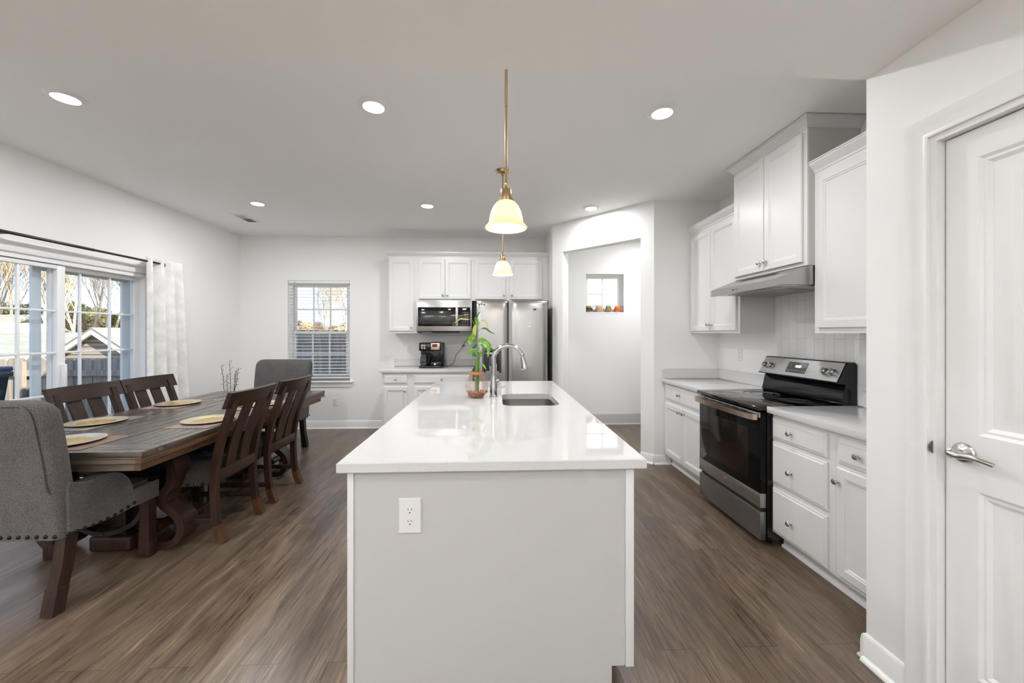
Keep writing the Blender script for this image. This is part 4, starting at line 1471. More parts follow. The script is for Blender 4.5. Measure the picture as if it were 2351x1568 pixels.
# ================================================================== BAMBOO VASE
def vase():
    r = thing('bamboo_vase', 'lucky bamboo in a round glass bowl vase on the island', 'plant', (-.139, 2.90, CT))
    bm = B()
    outer = [(.030, .0), (.050, .004), (.072, .028), (.085, .062), (.0865, .09), (.080, .122), (.062, .150), (.048, .163), (.046, .172), (.050, .180), (.051, .186)]
    inner = [(a - .002, z + (.002 if z < .02 else 0)) for a, z in reversed(outer)]
    lathe(bm, outer + inner + [(0, .004)], n=48)
    obj('glass_bowl', bm, M['vase'], r, angle=60)
    rnd = random.Random(3)
    bm = B()
    for i in range(150):
        a = rnd.random() * 2 * PI; z = .010 + rnd.random() * .034
        R_ = min(.078, .045 + z * .9)
        q = R_ * math.sqrt(rnd.random()); s = .006 + rnd.random() * .005
        bmesh.ops.create_icosphere(bm, subdivisions=1, radius=s, matrix=Matrix.Translation((q * math.cos(a), q * math.sin(a), z)))
    o = obj('pebbles', bm, M['pebble'], r); o['kind'] = 'stuff'
    bm = B(); lathe(bm, [(.051, .170), (.054, .174), (.055, .186), (.053, .190), (.049, .190), (.0505, .172)], n=40); obj('orange_band', bm, M['terra'], r)
    # stalks
    for (x0, x1, y, z1, rr) in ((.002, .006, .0, .52, .0085), (.010, .020, .010, .33, .0075), (-.006, -.004, .012, .235, .007)):
        bm = B()
        pts = []; rad = []
        n = 9
        for i in range(n):
            z = .03 + (z1 - .03) * i / (n - 1)
            for dz, k in ((-.004, 1.0), (0, 1.18), (.004, 1.0)):
                pts.append((x0 + (x1 - x0) * i / (n - 1), y, z + dz)); rad.append(rr * k * (1 - .45 * i / (n - 1) * (z1 > .4)))
        tube(bm, pts, rad, 12)
        obj('stalk', bm, M['stalk'], r)
    # leaves: paths (dx, dz) from vase axis, with y drift, width
    LV = [([(-.010, .520), (-.036, .575), (-.078, .581), (-.120, .585), (-.146, .568), (-.172, .552)], .03, .012, 'leaf3'),
          ([(.003, .543), (-.007, .565), (.003, .598), (.016, .624), (.032, .637)], -.02, .011, 'leaf2'),
          ([(-.001, .500), (.029, .562), (.058, .569), (.081, .539), (.090, .510)], -.04, .013, 'leaf3'),
          ([(.012, .487), (.032, .510), (.068, .513), (.103, .487), (.139, .471)], .03, .014, 'leaf2'),
          ([(-.007, .478), (-.026, .455), (-.043, .422), (-.049, .393)], -.06, .040, 'leaf'),
          ([(.000, .530), (-.010, .500), (-.022, .455), (-.030, .430)], -.05, .034, 'leaf'),
          ([(.006, .400), (.029, .432), (.061, .419), (.090, .396), (.110, .377)], .05, .030, 'leaf'),
          ([(.006, .413), (.051, .409), (.081, .396), (.090, .344), (.084, .299)], -.05, .026, 'leaf'),
          ([(.006, .413), (-.020, .435), (-.052, .439), (-.094, .439)], .06, .010, 'leaf2'),
          ([(-.007, .422), (-.046, .445), (-.085, .413), (-.101, .380)], .02, .012, 'leaf2'),
          ([(-.001, .364), (-.017, .351), (-.046, .341), (-.065, .322)], -.05, .032, 'leaf'),
          ([(.012, .364), (.032, .396), (.055, .364), (.064, .348)], .04, .018, 'leaf'),
          ([(.012, .247), (.042, .250), (.061, .227), (.074, .208)], -.03, .014, 'leaf'),
          ([(.003, .510), (.006, .545), (.000, .575), (-.010, .600)], .0, .030, 'leaf'),
          ([(.006, .364), (.045, .354), (.084, .367), (.123, .347), (.149, .240)], .05, .012, 'leaf2'),
          ([(.000, .300), (-.012, .315), (-.024, .330), (-.028, .300)], -.03, .020, 'leaf2'),
          ([(.004, .260), (-.010, .275), (-.018, .262), (-.022, .245)], -.03, .016, 'leaf'),
          ([(.010, .375), (.028, .345), (.036, .318), (.034, .300)], .02, .016, 'leaf'),
          ([(-.002, .545), (-.012, .520), (-.014, .49), (-.006, .46)], -.045, .028, 'leaf3'),
          ([(.004, .395), (-.012, .380), (-.022, .365), (-.018, .345)], .03, .020, 'leaf2')]
    for pts2, yd, w, mk in LV:
        n = len(pts2)
        P3 = smooth_path([(x, yd * i / (n - 1), z) for i, (x, z) in enumerate(pts2)], 5)
        bm = B(); rows = []
        for i, p in enumerate(P3):
            t = i / (len(P3) - 1)
            d = (P3[min(i + 1, len(P3) - 1)] - P3[max(i - 1, 0)]).normalized()
            side = d.cross(Vector((.25, -1, .15))).normalized()
            if w < .02 and t < .35: hw = .0012
            else: hw = max(.0006, w * .5 * math.sin(PI * min(1, max(0, (t - .05) / .95))) ** .8)
            nn = d.cross(side).normalized()
            rows.append([bm.verts.new(p - side * hw + nn * hw * .25), bm.verts.new(p), bm.verts.new(p + side * hw + nn * hw * .25),
                         bm.verts.new(p + side * hw * .9 + nn * (hw * .25 + .0008)), bm.verts.new(p + nn * .0008), bm.verts.new(p - side * hw * .9 + nn * (hw * .25 + .0008))])
        for a, b in zip(rows, rows[1:]):
            for q in range(6):
                s_ = (q + 1) % 6
                bm.faces.new((a[q], a[s_], b[s_], b[q]))
        obj('leaf', bm, M[mk], r, angle=70)
vase()

# ================================================================== PENDANTS AND DOWNLIGHTS
def pendant(label, x, y, zb, s=1.0):
    r = thing('pendant_lamp', label, 'pendant lamp', (x, y, ZC), group=None)
    z = zb - ZC
    bm = B()
    out = [(.092, 0), (.094, .004), (.090, .010), (.082, .018), (.076, .028), (.074, .044), (.068, .072), (.056, .098), (.042, .114), (.030, .122)]
    inn = [(a - .0035, zz) for a, zz in reversed(out)]
    lathe(bm, [(a * s, zz * s) for a, zz in out + inn + [out[0]]], (0, 0, z), 48, cap=False)
    obj('glass_shade', bm, M['shade'], r, angle=60)
    bm = B(); lathe(bm, [(0, 0), (.012, .003), (.022, .012), (.0255, .026), (.022, .042), (.014, .056), (.012, .080), (0, .082)], (0, 0, z + .006), 28)
    obj('bulb', bm, M['bulb'], r)
    bm = B(); lathe(bm, [(.031, .116), (.034, .118), (.034, .126), (.030, .128), (.030, .134), (.026, .136), (.026, .168), (.022, .174), (.010, .177), (.007, .185), (.011, .192), (.011, .200), (.006, .206), (0, .207)], (0, 0, z), 32)
    obj('socket_cap', bm, M['brass'], r)
    bm = B()
    tube(bm, [(0, 0, z + .20), (0, 0, z + .20 + (-.2 - z) * .45)], .0055, 14)
    tube(bm, [(0, 0, z + .20 + (-.2 - z) * .45), (.001, 0, -.02)], .0065, 14)
    obj('rod', bm, M['brass'], r)
    bm = B(); lathe(bm, [(.062, 0), (.062, -.004), (.056, -.012), (.034, -.022), (.014, -.027), (.012, -.045), (0, -.046)], (0, 0, 0), 36)
    obj('canopy', bm, M['brass'], r)
    light('bulb_light', 'POINT', (0, 0, z + .028), P_PEND, (1.0, .88, .68), parent=r, shadow_soft_size=.026)
pendant('nearer brass pendant lamp with cream glass bell shade above the island', .048, 1.72, 1.855)
pendant('farther brass pendant lamp with cream glass bell shade above the island', .065, 3.383, 1.900)

LENS = None
def downlight(x, y, z, label, power):
    global LENS
    if LENS is None:
        r = thing('recessed_light', label, 'ceiling light', (x, y, z), group='round recessed ceiling lights')
        bm = B(); lathe(bm, [(.060, -.004), (.064, -.014), (.080, -.012), (.094, -.004), (.094, 0), (.060, 0)], n=48, cap=False); obj('trim_ring', bm, M['trim'], r)
        bm = B(); lathe(bm, [(0, -.006), (.062, -.006), (.062, -.001), (0, -.001)], n=40); obj('led_lens', bm, M['led'], r)
        LENS = r
    else:
        r = LENS.copy(); COL.objects.link(r); r.location = (x, y, z)
        for c in LENS.children:
            if c.type == 'MESH':
                k = c.copy(); COL.objects.link(k); k.parent = r
        r['label'] = label
    light('lamp_light', 'AREA', (0, 0, -.018), power, (.95, .972, 1.0), parent=r, shape='DISK', size=.12)
    return r
downlight(-2.575, 2.44, ZC, 'recessed ceiling light nearest the camera at the far left, above the table', P_DOWN)
downlight(-.757, 2.45, ZC, 'recessed ceiling light in the near row, left of the nearer pendant', P_DOWN)
downlight(1.069, 2.44, ZC, 'recessed ceiling light in the near row, right of the nearer pendant', P_DOWN * .72)
downlight(-2.585, 4.335, ZC, 'recessed ceiling light in the far row beside the ceiling vent', P_DOWN)
downlight(-.752, 4.33, ZC, 'recessed ceiling light in the middle of the far row', P_DOWN)
downlight(1.080, 4.335, ZC, 'recessed ceiling light in the far row in front of the angled wall', P_DOWN * .72)
for i, (x, y) in enumerate(((-2.6, .2), (-.75, .2), (1.0, .2), (-2.6, -1.6), (-.75, -1.6), (1.0, -1.6), (-2.6, -3.3), (-.75, -3.3), (1.0, -3.3))):  # extra lamps out of view, added for overall brightness
    downlight(x, y, ZH, 'round recessed ceiling light added behind the viewpoint to brighten the room', P_LIVING * (1.0 if y > -1 else 1.3))
downlight(2.3, 5.1, ZC, 'recessed ceiling light added out of sight to light the hall', P_HALL)  # unseen lamp added so the hall is lit

# uplighters added out of sight behind the viewpoint to brighten the ceiling
for k_, (x, y) in enumerate(((-2.9, -1.2), (-.2, -2.6))):
    r = thing('added_uplighter', ('brass uplighter added out of view near the left wall to brighten the ceiling', 'brass uplighter added out of view mid-room behind the viewpoint to brighten the ceiling')[k_], 'lamp', (x, y, 0))
    bm = B(); lathe(bm, [(.14, 0), (.14, .015), (.02, .03), (0, .03)], n=32); obj('base', bm, M['brass'], r)
    bm = B(); tube(bm, [(0, 0, .02), (0, 0, 1.70)], .011, 12); obj('pole', bm, M['brass'], r)
    bm = B(); lathe(bm, [(.0, 1.69), (.03, 1.69), (.15, 1.80), (.147, 1.80), (.028, 1.70), (0, 1.70)], n=36); obj('lamp_shade', bm, M['trim'], r)
    light('bulb_light', 'SPOT', (0, 0, 1.77), 260, (.94, .97, 1.0), rot=(PI, 0, 0), parent=r, shadow_soft_size=.05, spot_size=R(168), spot_blend=.6)

# ceiling vent
r = thing('ceiling_vent', 'white rectangular air vent in the ceiling near the left wall', 'vent', (-3.06, 4.90, ZC))
bm = B(); box(bm, -.085, .085, -.17, .17, -.006, 0, .003); box(bm, -.06, .06, -.145, .145, -.012, -.005, .003); obj('vent_frame', bm, M['trim'], r)
bm = B(); box(bm, -.05, .05, .005, .135, -.0135, -.0118); obj('vent_opening', bm, mat('vent_grey', (.12, .12, .11), .7), r, smooth=False)
bm = B(); box(bm, -.05, .05, -.135, -.005, -.0135, -.0118); obj('vent_louvres', bm, mat('vent_light', (.5, .5, .48), .6), r, smooth=False)

# ================================================================== CURTAIN
def curtain():
    r = thing('curtain', 'white grommet curtain gathered at the far side of the patio door', 'curtain', (XL + .10, 4.14, 0))
    bm = B()
    n = 90; rows = []
    Z1 = 2.185
    zs = [.015, .4, .9, 1.4, 1.8, 2.05, Z1 - .02, Z1]
    for z in zs:
        row = []
        t = (z / Z1)
        w = .66 - .16 * t
        for i in range(n + 1):
            f = i / n
            g = f ** .82
            y = .0 + w * f
            amp = .055 * (1 - .25 * t) * (1 if z < 2.1 else .9)
            ph = 2 * PI * (3.6 * g ** 1.3) + .2
            x = (amp if f < .45 else amp * .8) * math.sin(ph) + .004 * math.sin(f * 23 + z * 2) * (1 - t)
            row.append((x - .02 * f, y, z))
        rows.append(row)
    vr = [[bm.verts.new(p) for p in row] for row in rows]
    for a, b in zip(vr, vr[1:]):
        for i in range(n):
            bm.faces.new((a[i], a[i + 1], b[i + 1], b[i]))
    o = obj('curtain_panel', bm, M['curtain'], r, angle=80)
    sm = o.modifiers.new('thickness', 'SOLIDIFY'); sm.thickness = .002
    for k in range(1):
        f = .10 + k * .28
        bm = B(); tube(bm, [(.02 * math.cos(a), 0, .02 * math.sin(a)) for a in [2 * PI * i / 20 for i in range(21)]], .004, 8)
        g = obj('grommet', bm, M['rod'], r); g.location = (.012, .20, 2.125)
curtain()
r = thing('curtain_rod', 'thin dark bronze curtain rod above the patio door', 'curtain rod', (XL, 4.30, 2.135))
bm = B(); tube(bm, [(0, .02, 0), (.07, .02, 0), (.098, .012, 0), (.108, -.02, 0), (.108, -.70, 0)], .0105, 14, 4); tube(bm, [(.108, -.68, 0), (.108, -1.95, 0)], .0125, 14); obj('rod', bm, M['rod'], r)
bm = B(); box(bm, 0, .10, -1.30, -1.28, -.012, .002, .002); box(bm, 0, .008, -1.31, -1.27, -.05, .03, .002); obj('bracket', bm, M['rod'], r)

# ================================================================== DINING TABLE
TX0, TX1, TY0, TY1, TZ = -3.015, -1.880, 2.145, 4.37, .76
TC = (TX0 + TX1) / 2
def table():
    r = thing('dining_table', 'long dark plank dining table with scroll trestle base by the patio door', 'table', (TC, (TY0 + TY1) / 2, 0))
    hx, hy = (TX1 - TX0) / 2, (TY1 - TY0) / 2
    # top: planks along Y in the middle, cross planks at ends and side borders
    bm = B()
    nb = 5; bw = (2 * hx - .26) / nb
    for i in range(nb):
        x0 = -hx + .13 + i * bw
        box(bm, x0 + .0012, x0 + bw - .0012, -hy + .16, -.002, TZ - .03, TZ, .0015, 1)
        box(bm, x0 + .0012, x0 + bw - .0012, .002, hy - .16, TZ - .03, TZ, .0015, 1)
    for s in (-1, 1):
        xa, xb = (-hx, -hx + .129) if s < 0 else (hx - .129, hx)
        box(bm, xa, xb, -hy + .16, hy - .16, TZ - .03, TZ, .002, 1)
    obj('tabletop', bm, M['tabletop'], r)
    for s in (-1, 1):
        bm = B()
        ya, yb = (-hy, -hy + .158) if s < 0 else (hy - .158, hy)
        box(bm, -hx, hx, ya, yb, TZ - .03, TZ, .002, 1)
        obj('breadboard_end', bm, M['tableend'], r)
    # moulded apron: stepped edge
    bm = B()
    for (ins, z0, z1) in ((.006, TZ - .043, TZ - .030), (.002, TZ - .066, TZ - .043), (.030, TZ - .112, TZ - .066)):
        for s in (-1, 1):
            x = s * (hx - ins)
            box(bm, min(x, x - s * .03), max(x, x - s * .03), -hy + ins, hy - ins, z0, z1, .002, 1)
    obj('side_apron', bm, M['tableedge'], r)
    bm = B(); bm_n = B()
    for (ins, z0, z1) in ((.006, TZ - .043, TZ - .030), (.002, TZ - .066, TZ - .043), (.030, TZ - .112, TZ - .066)):
        for s in (-1, 1):
            y = s * (hy - ins)
            box(bm if s > 0 else bm_n, -hx + ins + .03, hx - ins - .03, min(y, y - s * .03), max(y, y - s * .03), z0, z1, .002, 1)
    obj('end_apron', bm, M['tableedgex'], r); obj('end_apron', bm_n, M['tableedgex'], r)
    bm = B(); box(bm, -hx + .05, hx - .05, -hy + .05, hy - .05, TZ - .035, TZ - .030); obj('underside', bm, M['scroll'], r, smooth=False)
    # trestles
    for ty in (-hy + .485, hy - .50):
        bm = B(); box(bm, -.36, .36, ty - .06, ty + .06, TZ - .112, TZ - .036, .006); obj('trestle_head', bm, M['scroll'], r)
        for s in (-1, 1):
            bm = B()
            pth = [(.24, .66), (.33, .62), (.375, .53), (.37, .43), (.325, .36), (.318, .30), (.365, .255), (.42, .20), (.435, .13), (.40, .06), (.33, .035), (.265, .065), (.25, .12), (.285, .165), (.325, .15)]
            sweep_rect(bm, [(s * (x - .0), ty, z) for x, z in pth], (0, 1, 0), .125, .058, k=6, tl=.034)
            obj('scroll_leg', bm, M['scroll'], r, angle=40)
        bm = B()
        sweep_rect(bm, [(-.29, ty - .055, .50), (-.26, ty - .055, .34), (-.18, ty - .055, .20), (0, ty - .055, .135), (.18, ty - .055, .20), (.26, ty - .055, .34), (.29, ty - .055, .50)], (0, 1, 0), .10, .028, k=6)
        obj('iron_strap', bm, M['iron'], r, angle=40)
        bm = B(); box(bm, -.085, .085, ty - .045, ty + .045, .10, TZ - .11, .008); box(bm, -.13, .13, ty - .065, ty + .065, .0, .10, .02, 3)
        obj('centre_post', bm, M['scroll'], r)
        bm = B()
        for x in (-.22, 0, .22):
            z = .135 if x == 0 else .235
            lathe(bm, [(0, 0), (.010, 0), (.008, .006), (0, .008)], n=12, mx=Matrix.Translation((x, ty - .105, z)) @ Matrix.Rotation(R(90), 4, 'X'))
        obj('strap_rivets', bm, M['iron'], r)
    bm = B(); box(bm, -.05, .05, -hy + .53, hy - .55, .16, .25, .006); obj('stretcher', bm, M['scroll'], r)
table()

# ---- place settings
def disc(label, x, y, rad, m1, m2, z):
    r = thing('charger_plate', label, 'plate', (x, y, z))
    bm = B(); lathe(bm, [(0, 0), (rad * .62, 0), (rad * .70, .006), (rad * .98, .011), (rad, .012), (rad, .014), (rad * .97, .0145), (rad * .70, .010), (rad * .62, .004), (0, .004)], n=64)
    obj('plate_rim', bm, m1, r, angle=60)
    bm = B(); lathe(bm, [(0, .0042), (rad * .58, .0045), (rad * .62, .0055), (rad * .60, .0062), (0, .0062)], n=48); obj('plate_centre', bm, m2, r, angle=60)
def placemat(label, x, y, w, d, m):
    bm = B(); box(bm, x - w / 2, x + w / 2, y - d / 2, y + d / 2, TZ + .0005, TZ + .003, .001, 1)
    o = obj('placemat', bm, m); tag(o, label, 'placemat')
PZ = TZ + .0035
SETS = [('at the near armchair', -2.46, 2.335, .165, 'mosaic', 'gold', 'matbrown', .45, .30),
        ('at the nearer chair on the patio door side', -2.79, 2.84, .160, 'goldrim', 'gold', 'matgrey', .30, .44),
        ('at the farther chair on the patio door side', -2.81, 3.57, .160, 'goldrim', 'gold', 'mat', .30, .44),
        ('at the nearer chair on the island side', -2.055, 2.875, .158, 'goldrim', 'gold', 'mat', .30, .44),
        ('at the farther chair on the island side', -2.055, 3.50, .158, 'goldrim', 'gold', 'mat', .30, .44),
        ('at the far armchair', -2.45, 4.17, .158, 'goldrim', 'gold', 'mat', .45, .30)]
for (w_, x, y, rd, a, b, c, mw, md) in SETS:
    disc('round gold charger plate, ' + w_, x, y, rd, M[a], M[b], PZ)
    placemat('woven placemat under the plate, ' + w_, x, y, mw, md, M[c])

# ================================================================== SIDE CHAIRS
NAILBM = None
def nailhead_mesh():
    global NAILBM
    if NAILBM is None:
        bm = B(); lathe(bm, [(.0098, 0), (.009, .004), (.0055, .0065), (0, .0072)], n=10)
        me = bpy.data.meshes.new('nailhead'); bmesh.ops.recalc_face_normals(bm, faces=bm.faces); bm.to_mesh(me); bm.free()
        me.polygons.foreach_set('use_smooth', [True] * len(me.polygons)); me.materials.append(M['nail'])
        NAILBM = me
    return NAILBM
def nail(parent, p, nrm):
    o = bpy.data.objects.new('nailhead', nailhead_mesh()); COL.objects.link(o); o.parent = parent
    o.location = p; o.rotation_mode = 'QUATERNION'; o.rotation_quaternion = Vector(nrm).to_track_quat('Z', 'Y')
    return o

def cushion(bm, x0b, x1b, x0f, x1f, yb, yf, z0, z1, dome, n=12):
    """tapered seat: back edge x0b..x1b at yb, front edge x0f..x1f at yf, domed top"""
    def P(u, v):
        xa = x0b + (x0f - x0b) * v; xb = x1b + (x1f - x1b) * v
        return xa + (xb - xa) * u, yb + (yf - yb) * v
    top = []
    for j in range(n + 1):
        row = []
        for i in range(n + 1):
            u, v = i / n, j / n
            x, y = P(u, v)
            e = (1 - abs(2 * u - 1) ** 3.2) * (1 - abs(2 * v - 1) ** 3.2)
            z = z1 + dome * e
            row.append(bm.verts.new((x, y, z)))
        top.append(row)
    bot = [[bm.verts.new((*P(i / n, j / n), z0)) for i in range(n + 1)] for j in range(n + 1)]
    for j in range(n):
        for i in range(n):
            bm.faces.new((top[j][i], top[j][i + 1], top[j + 1][i + 1], top[j + 1][i]))
            bm.faces.new((bot[j][i], bot[j + 1][i], bot[j + 1][i + 1], bot[j][i + 1]))
    for i in range(n):
        bm.faces.new((bot[0][i], bot[0][i + 1], top[0][i + 1], top[0][i]))
        bm.faces.new((bot[n][i + 1], bot[n][i], top[n][i], top[n][i + 1]))
        bm.faces.new((bot[i + 1][0], bot[i][0], top[i][0], top[i + 1][0]))
        bm.faces.new((bot[i][n], bot[i + 1][n], top[i + 1][n], top[i][n]))

def side_chair(label, loc, rz, group='slatted side chairs around the dining table'):
    """local: faces +y, rear at y=-.22"""
    r = thing('dining_chair', label, 'chair', loc, rz, group)
    W = .205
    # rear posts with flared feet and raked back
    def post_pts(x):
        return [(x, -.282, 0), (x, -.258, .06), (x, -.236, .15), (x, -.224, .28), (x, -.222, .42), (x, -.232, .52), (x, -.265, .68), (x, -.318, .84), (x, -.355, .955)]
    for s in (-1, 1):
        bm = B(); sweep_rect(bm, post_pts(s * W), (1, 0, 0), .040, .042, k=4)
        o = obj('rear_leg', bm, M['chairwood'], r, angle=40)
        bm = B(); sweep_rect(bm, [(s * W, -.283, .002), (s * W, -.258, .06), (s * W, -.243, .115)], (1, 0, 0), .046, .048, k=3); obj('leg_cap', bm, M['cap'], o, angle=40)
        bm = B(); sweep_rect(bm, [(s * (W + .02), .205, 0), (s * (W + .02), .200, .10), (s * (W + .02), .195, .25), (s * (W + .02), .195, .37)], (1, 0, 0), .046, .046, k=3)
        o = obj('front_leg', bm, M['chairwood'], r, angle=40)
        bm = B(); box(bm, s * (W + .02) - .026, s * (W + .02) + .026, .179, .231, .002, .10, .003); obj('leg_cap', bm, M['cap'], o)
    # curved top rail
    bm = B()
    n = 14; loops = []
    HW = .262
    for i in range(n + 1):
        f = 2 * i / n - 1
        x = HW * f
        yb = -.034 * (1 - f * f)        # bowed away in the middle
        y0 = -.322 + yb; 
        loops.append([(x, y0 + .016, .895), (x, y0 - .008, .895), (x, y0 - .052, 1.000), (x, y0 - .024, 1.004)])
    loft(bm, loops); obj('top_rail', bm, M['chairwoodx'], r, angle=30)
    # lower back rail
    bm = B(); box(bm, -W + .018, W - .018, -.246, -.220, .405, .475, .003); obj('lower_rail', bm, M['chairwoodx'], r)
    # two wide slats
    for s in (-1, 1):
        bm = B()
        sweep_rect(bm, [(s * .073, -.232, .470), (s * .073, -.250, .58), (s * .073, -.292, .72), (s * .073, -.345, .86), (s * .073, -.363, .905)], (1, 0, 0), .096, .014, k=4)
        obj('back_slat', bm, M['chairwood'], r, angle=40)
    # seat
    bm = B(); cushion(bm, -.195, .195, -.245, .245, -.205, .235, .375, .465, .045)
    bmesh.ops.bevel(bm, geom=[e for e in bm.edges if e.is_boundary is False and e.calc_face_angle(0) > 1.0], offset=.012, segments=3, affect='EDGES')
    seat = obj('seat', bm, M['seatfab'], r, angle=60)
    for s in (-1, 1):
        for i in range(10):
            v = (i + .4) / 10
            x = .195 + .05 * v
            nail(seat, (s * (x + .001), -.205 + .44 * v, .388), (s, -.1, 0))
    for i in range(12):
        nail(seat, (-.225 + .45 * i / 11, .2355, .388), (0, 1, 0))
    # stretchers
    for s in (-1, 1):
        bm = B(); box(bm, s * (W + .012) - .011, s * (W + .012) + .011, -.225, .19, .135, .170, .003); obj('stretcher', bm, M['chairwood'], r)
    bm = B(); box(bm, -W, W, -.02, .005, .138, .167, .003); obj('stretcher', bm, M['chairwoodx'], r)
    return r
CH = []
c0 = side_chair('nearer slatted wood chair on the right side of the table, back towards the island', (-2.088, 2.868, 0), R(90))
c1 = copy_tree(c0); c1.location = (-2.095, 3.478, 0); c1['label'] = 'farther slatted wood chair on the right side of the table, back towards the island'
c2 = copy_tree(c0); c2.location = (-2.745, 3.065, 0); c2.rotation_euler = (0, 0, R(-90)); c2['label'] = 'nearer slatted wood chair on the patio door side of the table'
c3 = copy_tree(c0); c3.location = (-2.745, 3.600, 0); c3.rotation_euler = (0, 0, R(-90)); c3['label'] = 'farther slatted wood chair on the patio door side of the table'

# ================================================================== ARMCHAIRS
def armchair(label, loc, rz):
    """local: faces +y, back panel plane at y=0"""
    r = thing('armchair', label, 'chair', loc, rz, 'upholstered armchairs at the table ends')
    HWb, HWt = .318, .330
    # backrest: lofted slab, raked
    def back_loop(z, yb, yf, hw, rad):
        pts = []
        for cx_, cy_, a0 in ((hw - rad, yf - rad, 0), (-hw + rad, yf - rad, 90), (-hw + rad, yb + rad, 180), (hw - rad, yb + rad, 270)):
            for i in range(5):
                a = R(a0 + 90 * i / 4); pts.append((cx_ + rad * math.cos(a), cy_ + rad * math.sin(a), z))
        return pts
    bm = B(); loops = []
    for z, hw in ((.372, .312), (.40, .318), (.60, .320), (.80, .325), (.95, .328), (1.015, .325), (1.045, .312), (1.062, .290), (1.068, .265)):
        lean = -.105 * max(0, (z - .372) / .69) ** 1.25
        th = .105 if z < 1.03 else .105 - (z - 1.03) * 1.2
        yb = lean + (.105 - th) * .4
        loops.append(back_loop(z, yb, yb + th, hw, min(.03, th * .4)))
    loft(bm, loops)
    back = obj('backrest', bm, M['fab'], r, angle=50)
    # piping round the rear panel
    bm = B()
    for s in (-1, 1):
        pts = []
        for z in (.62, .75, .88, .98, 1.03):
            pts.append((s * (.296 if z < 1.0 else .282), -.105 * ((z - .372) / .69) ** 1.25 - .006, z))
        pts.append((s * .25, -.108, 1.052))
        tube(bm, [(s * .319, .045, .600), (s * .316, .012, .604)] + pts, .0042, 8, 4)
    tube(bm, [(-.25, -.108, 1.052), (.25, -.108, 1.052)], .0042, 8)
    obj('piping', bm, M['fab'], back)
    # arms: side profile (y,z) extruded in x with rounded edges
    arm_prof = smooth_path([Vector((0, y, z)) for y, z in ((.03, .39), (.02, .625), (.06, .634), (.12, .614), (.19, .622), (.26, .618), (.33, .572), (.375, .49), (.40, .368))], 4)
    for s in (-1, 1):
        bm = B()
        loops = []
        poly = [(p.y, p.z) for p in arm_prof] + [(.30, .362), (.15, .368)]
        cy_ = sum(p[0] for p in poly) / len(poly); cz_ = sum(p[1] for p in poly) / len(poly)
        for xo, sc in ((.245, .97), (.252, 1.0), (.316, 1.0), (.324, .992), (.328, .97)):
            loops.append([(s * (xo + .012 * max(0, (z - .4)) * 2), cy_ + (y - cy_) * sc, cz_ + (z - cz_) * sc) for y, z in poly])
        loft(bm, loops)
        arm = obj('armrest', bm, M['fab'], r, angle=40)
        bm = B()
        tube(bm, [(s * (.321 + .024 * max(0, p.z - .4)), cy_ + (p.y - cy_) * .94, cz_ + (p.z - cz_) * .94) for p in arm_prof[8:]], .004, 8)
        obj('piping', bm, M['fab'], arm)
        for i in range(10):
            f = i / 9
            nail(arm, (s * .3285, .025 + .355 * f, .392 - .018 * math.sin(PI * f)), (s, 0, 0))
    for i in range(15):
        nail(back, (-.295 + .59 * i / 14, -.002, .392), (0, -1, 0))
    # seat
    bm = B(); cushion(bm, -.26, .26, -.275, .275, .08, .565, .362, .475, .03)
    bmesh.ops.bevel(bm, geom=[e for e in bm.edges if e.calc_face_angle(0) > 1.0], offset=.014, segments=3, affect='EDGES')
    cushion(bm, -.306, .306, -.314, .314, .405, .566, .358, .462, .012)
    seat = obj('seat', bm, M['fab'], r, angle=60)
    for i in range(15):
        nail(seat, (-.285 + .57 * i / 14, .5665, .378), (0, 1, 0))
    # legs
    for s in (-1, 1):
        bm = B(); sweep_rect(bm, [(s * .272, .010 - .0, 0), (s * .272, .024, .09), (s * .272, .055, .22), (s * .272, .075, .375)], (1, 0, 0), .052, .050, k=4, tl=.060)
        o = obj('rear_leg', bm, M['chairwood'], r, angle=40)
        bm = B(); sweep_rect(bm, [(s * .272, .008, .002), (s * .272, .020, .07), (s * .272, .032, .125)], (1, 0, 0), .060, .056, k=3); obj('leg_cap', bm, M['scroll'], o, angle=40)
        bm = B(); sweep_rect(bm, [(s * .282, .525, 0), (s * .282, .525, .375)], (1, 0, 0), .055, .055); o = obj('front_leg', bm, M['chairwood'], r)
        bm = B(); box(bm, s * .282 - .033, s * .282 + .033, .492, .558, .002, .10, .008); obj('leg_cap', bm, M['scroll'], o)
    return r
a0 = armchair('nearest grey tweed armchair with nailhead trim, seen from behind at the near table end', (-2.455, 2.0, 0), 0)
a1 = copy_tree(a0); a1.location = (-2.60, 4.865, 0); a1.rotation_euler = (0, 0, R(180))
a1['label'] = 'farther grey tweed armchair at the far table end in front of the window wall'

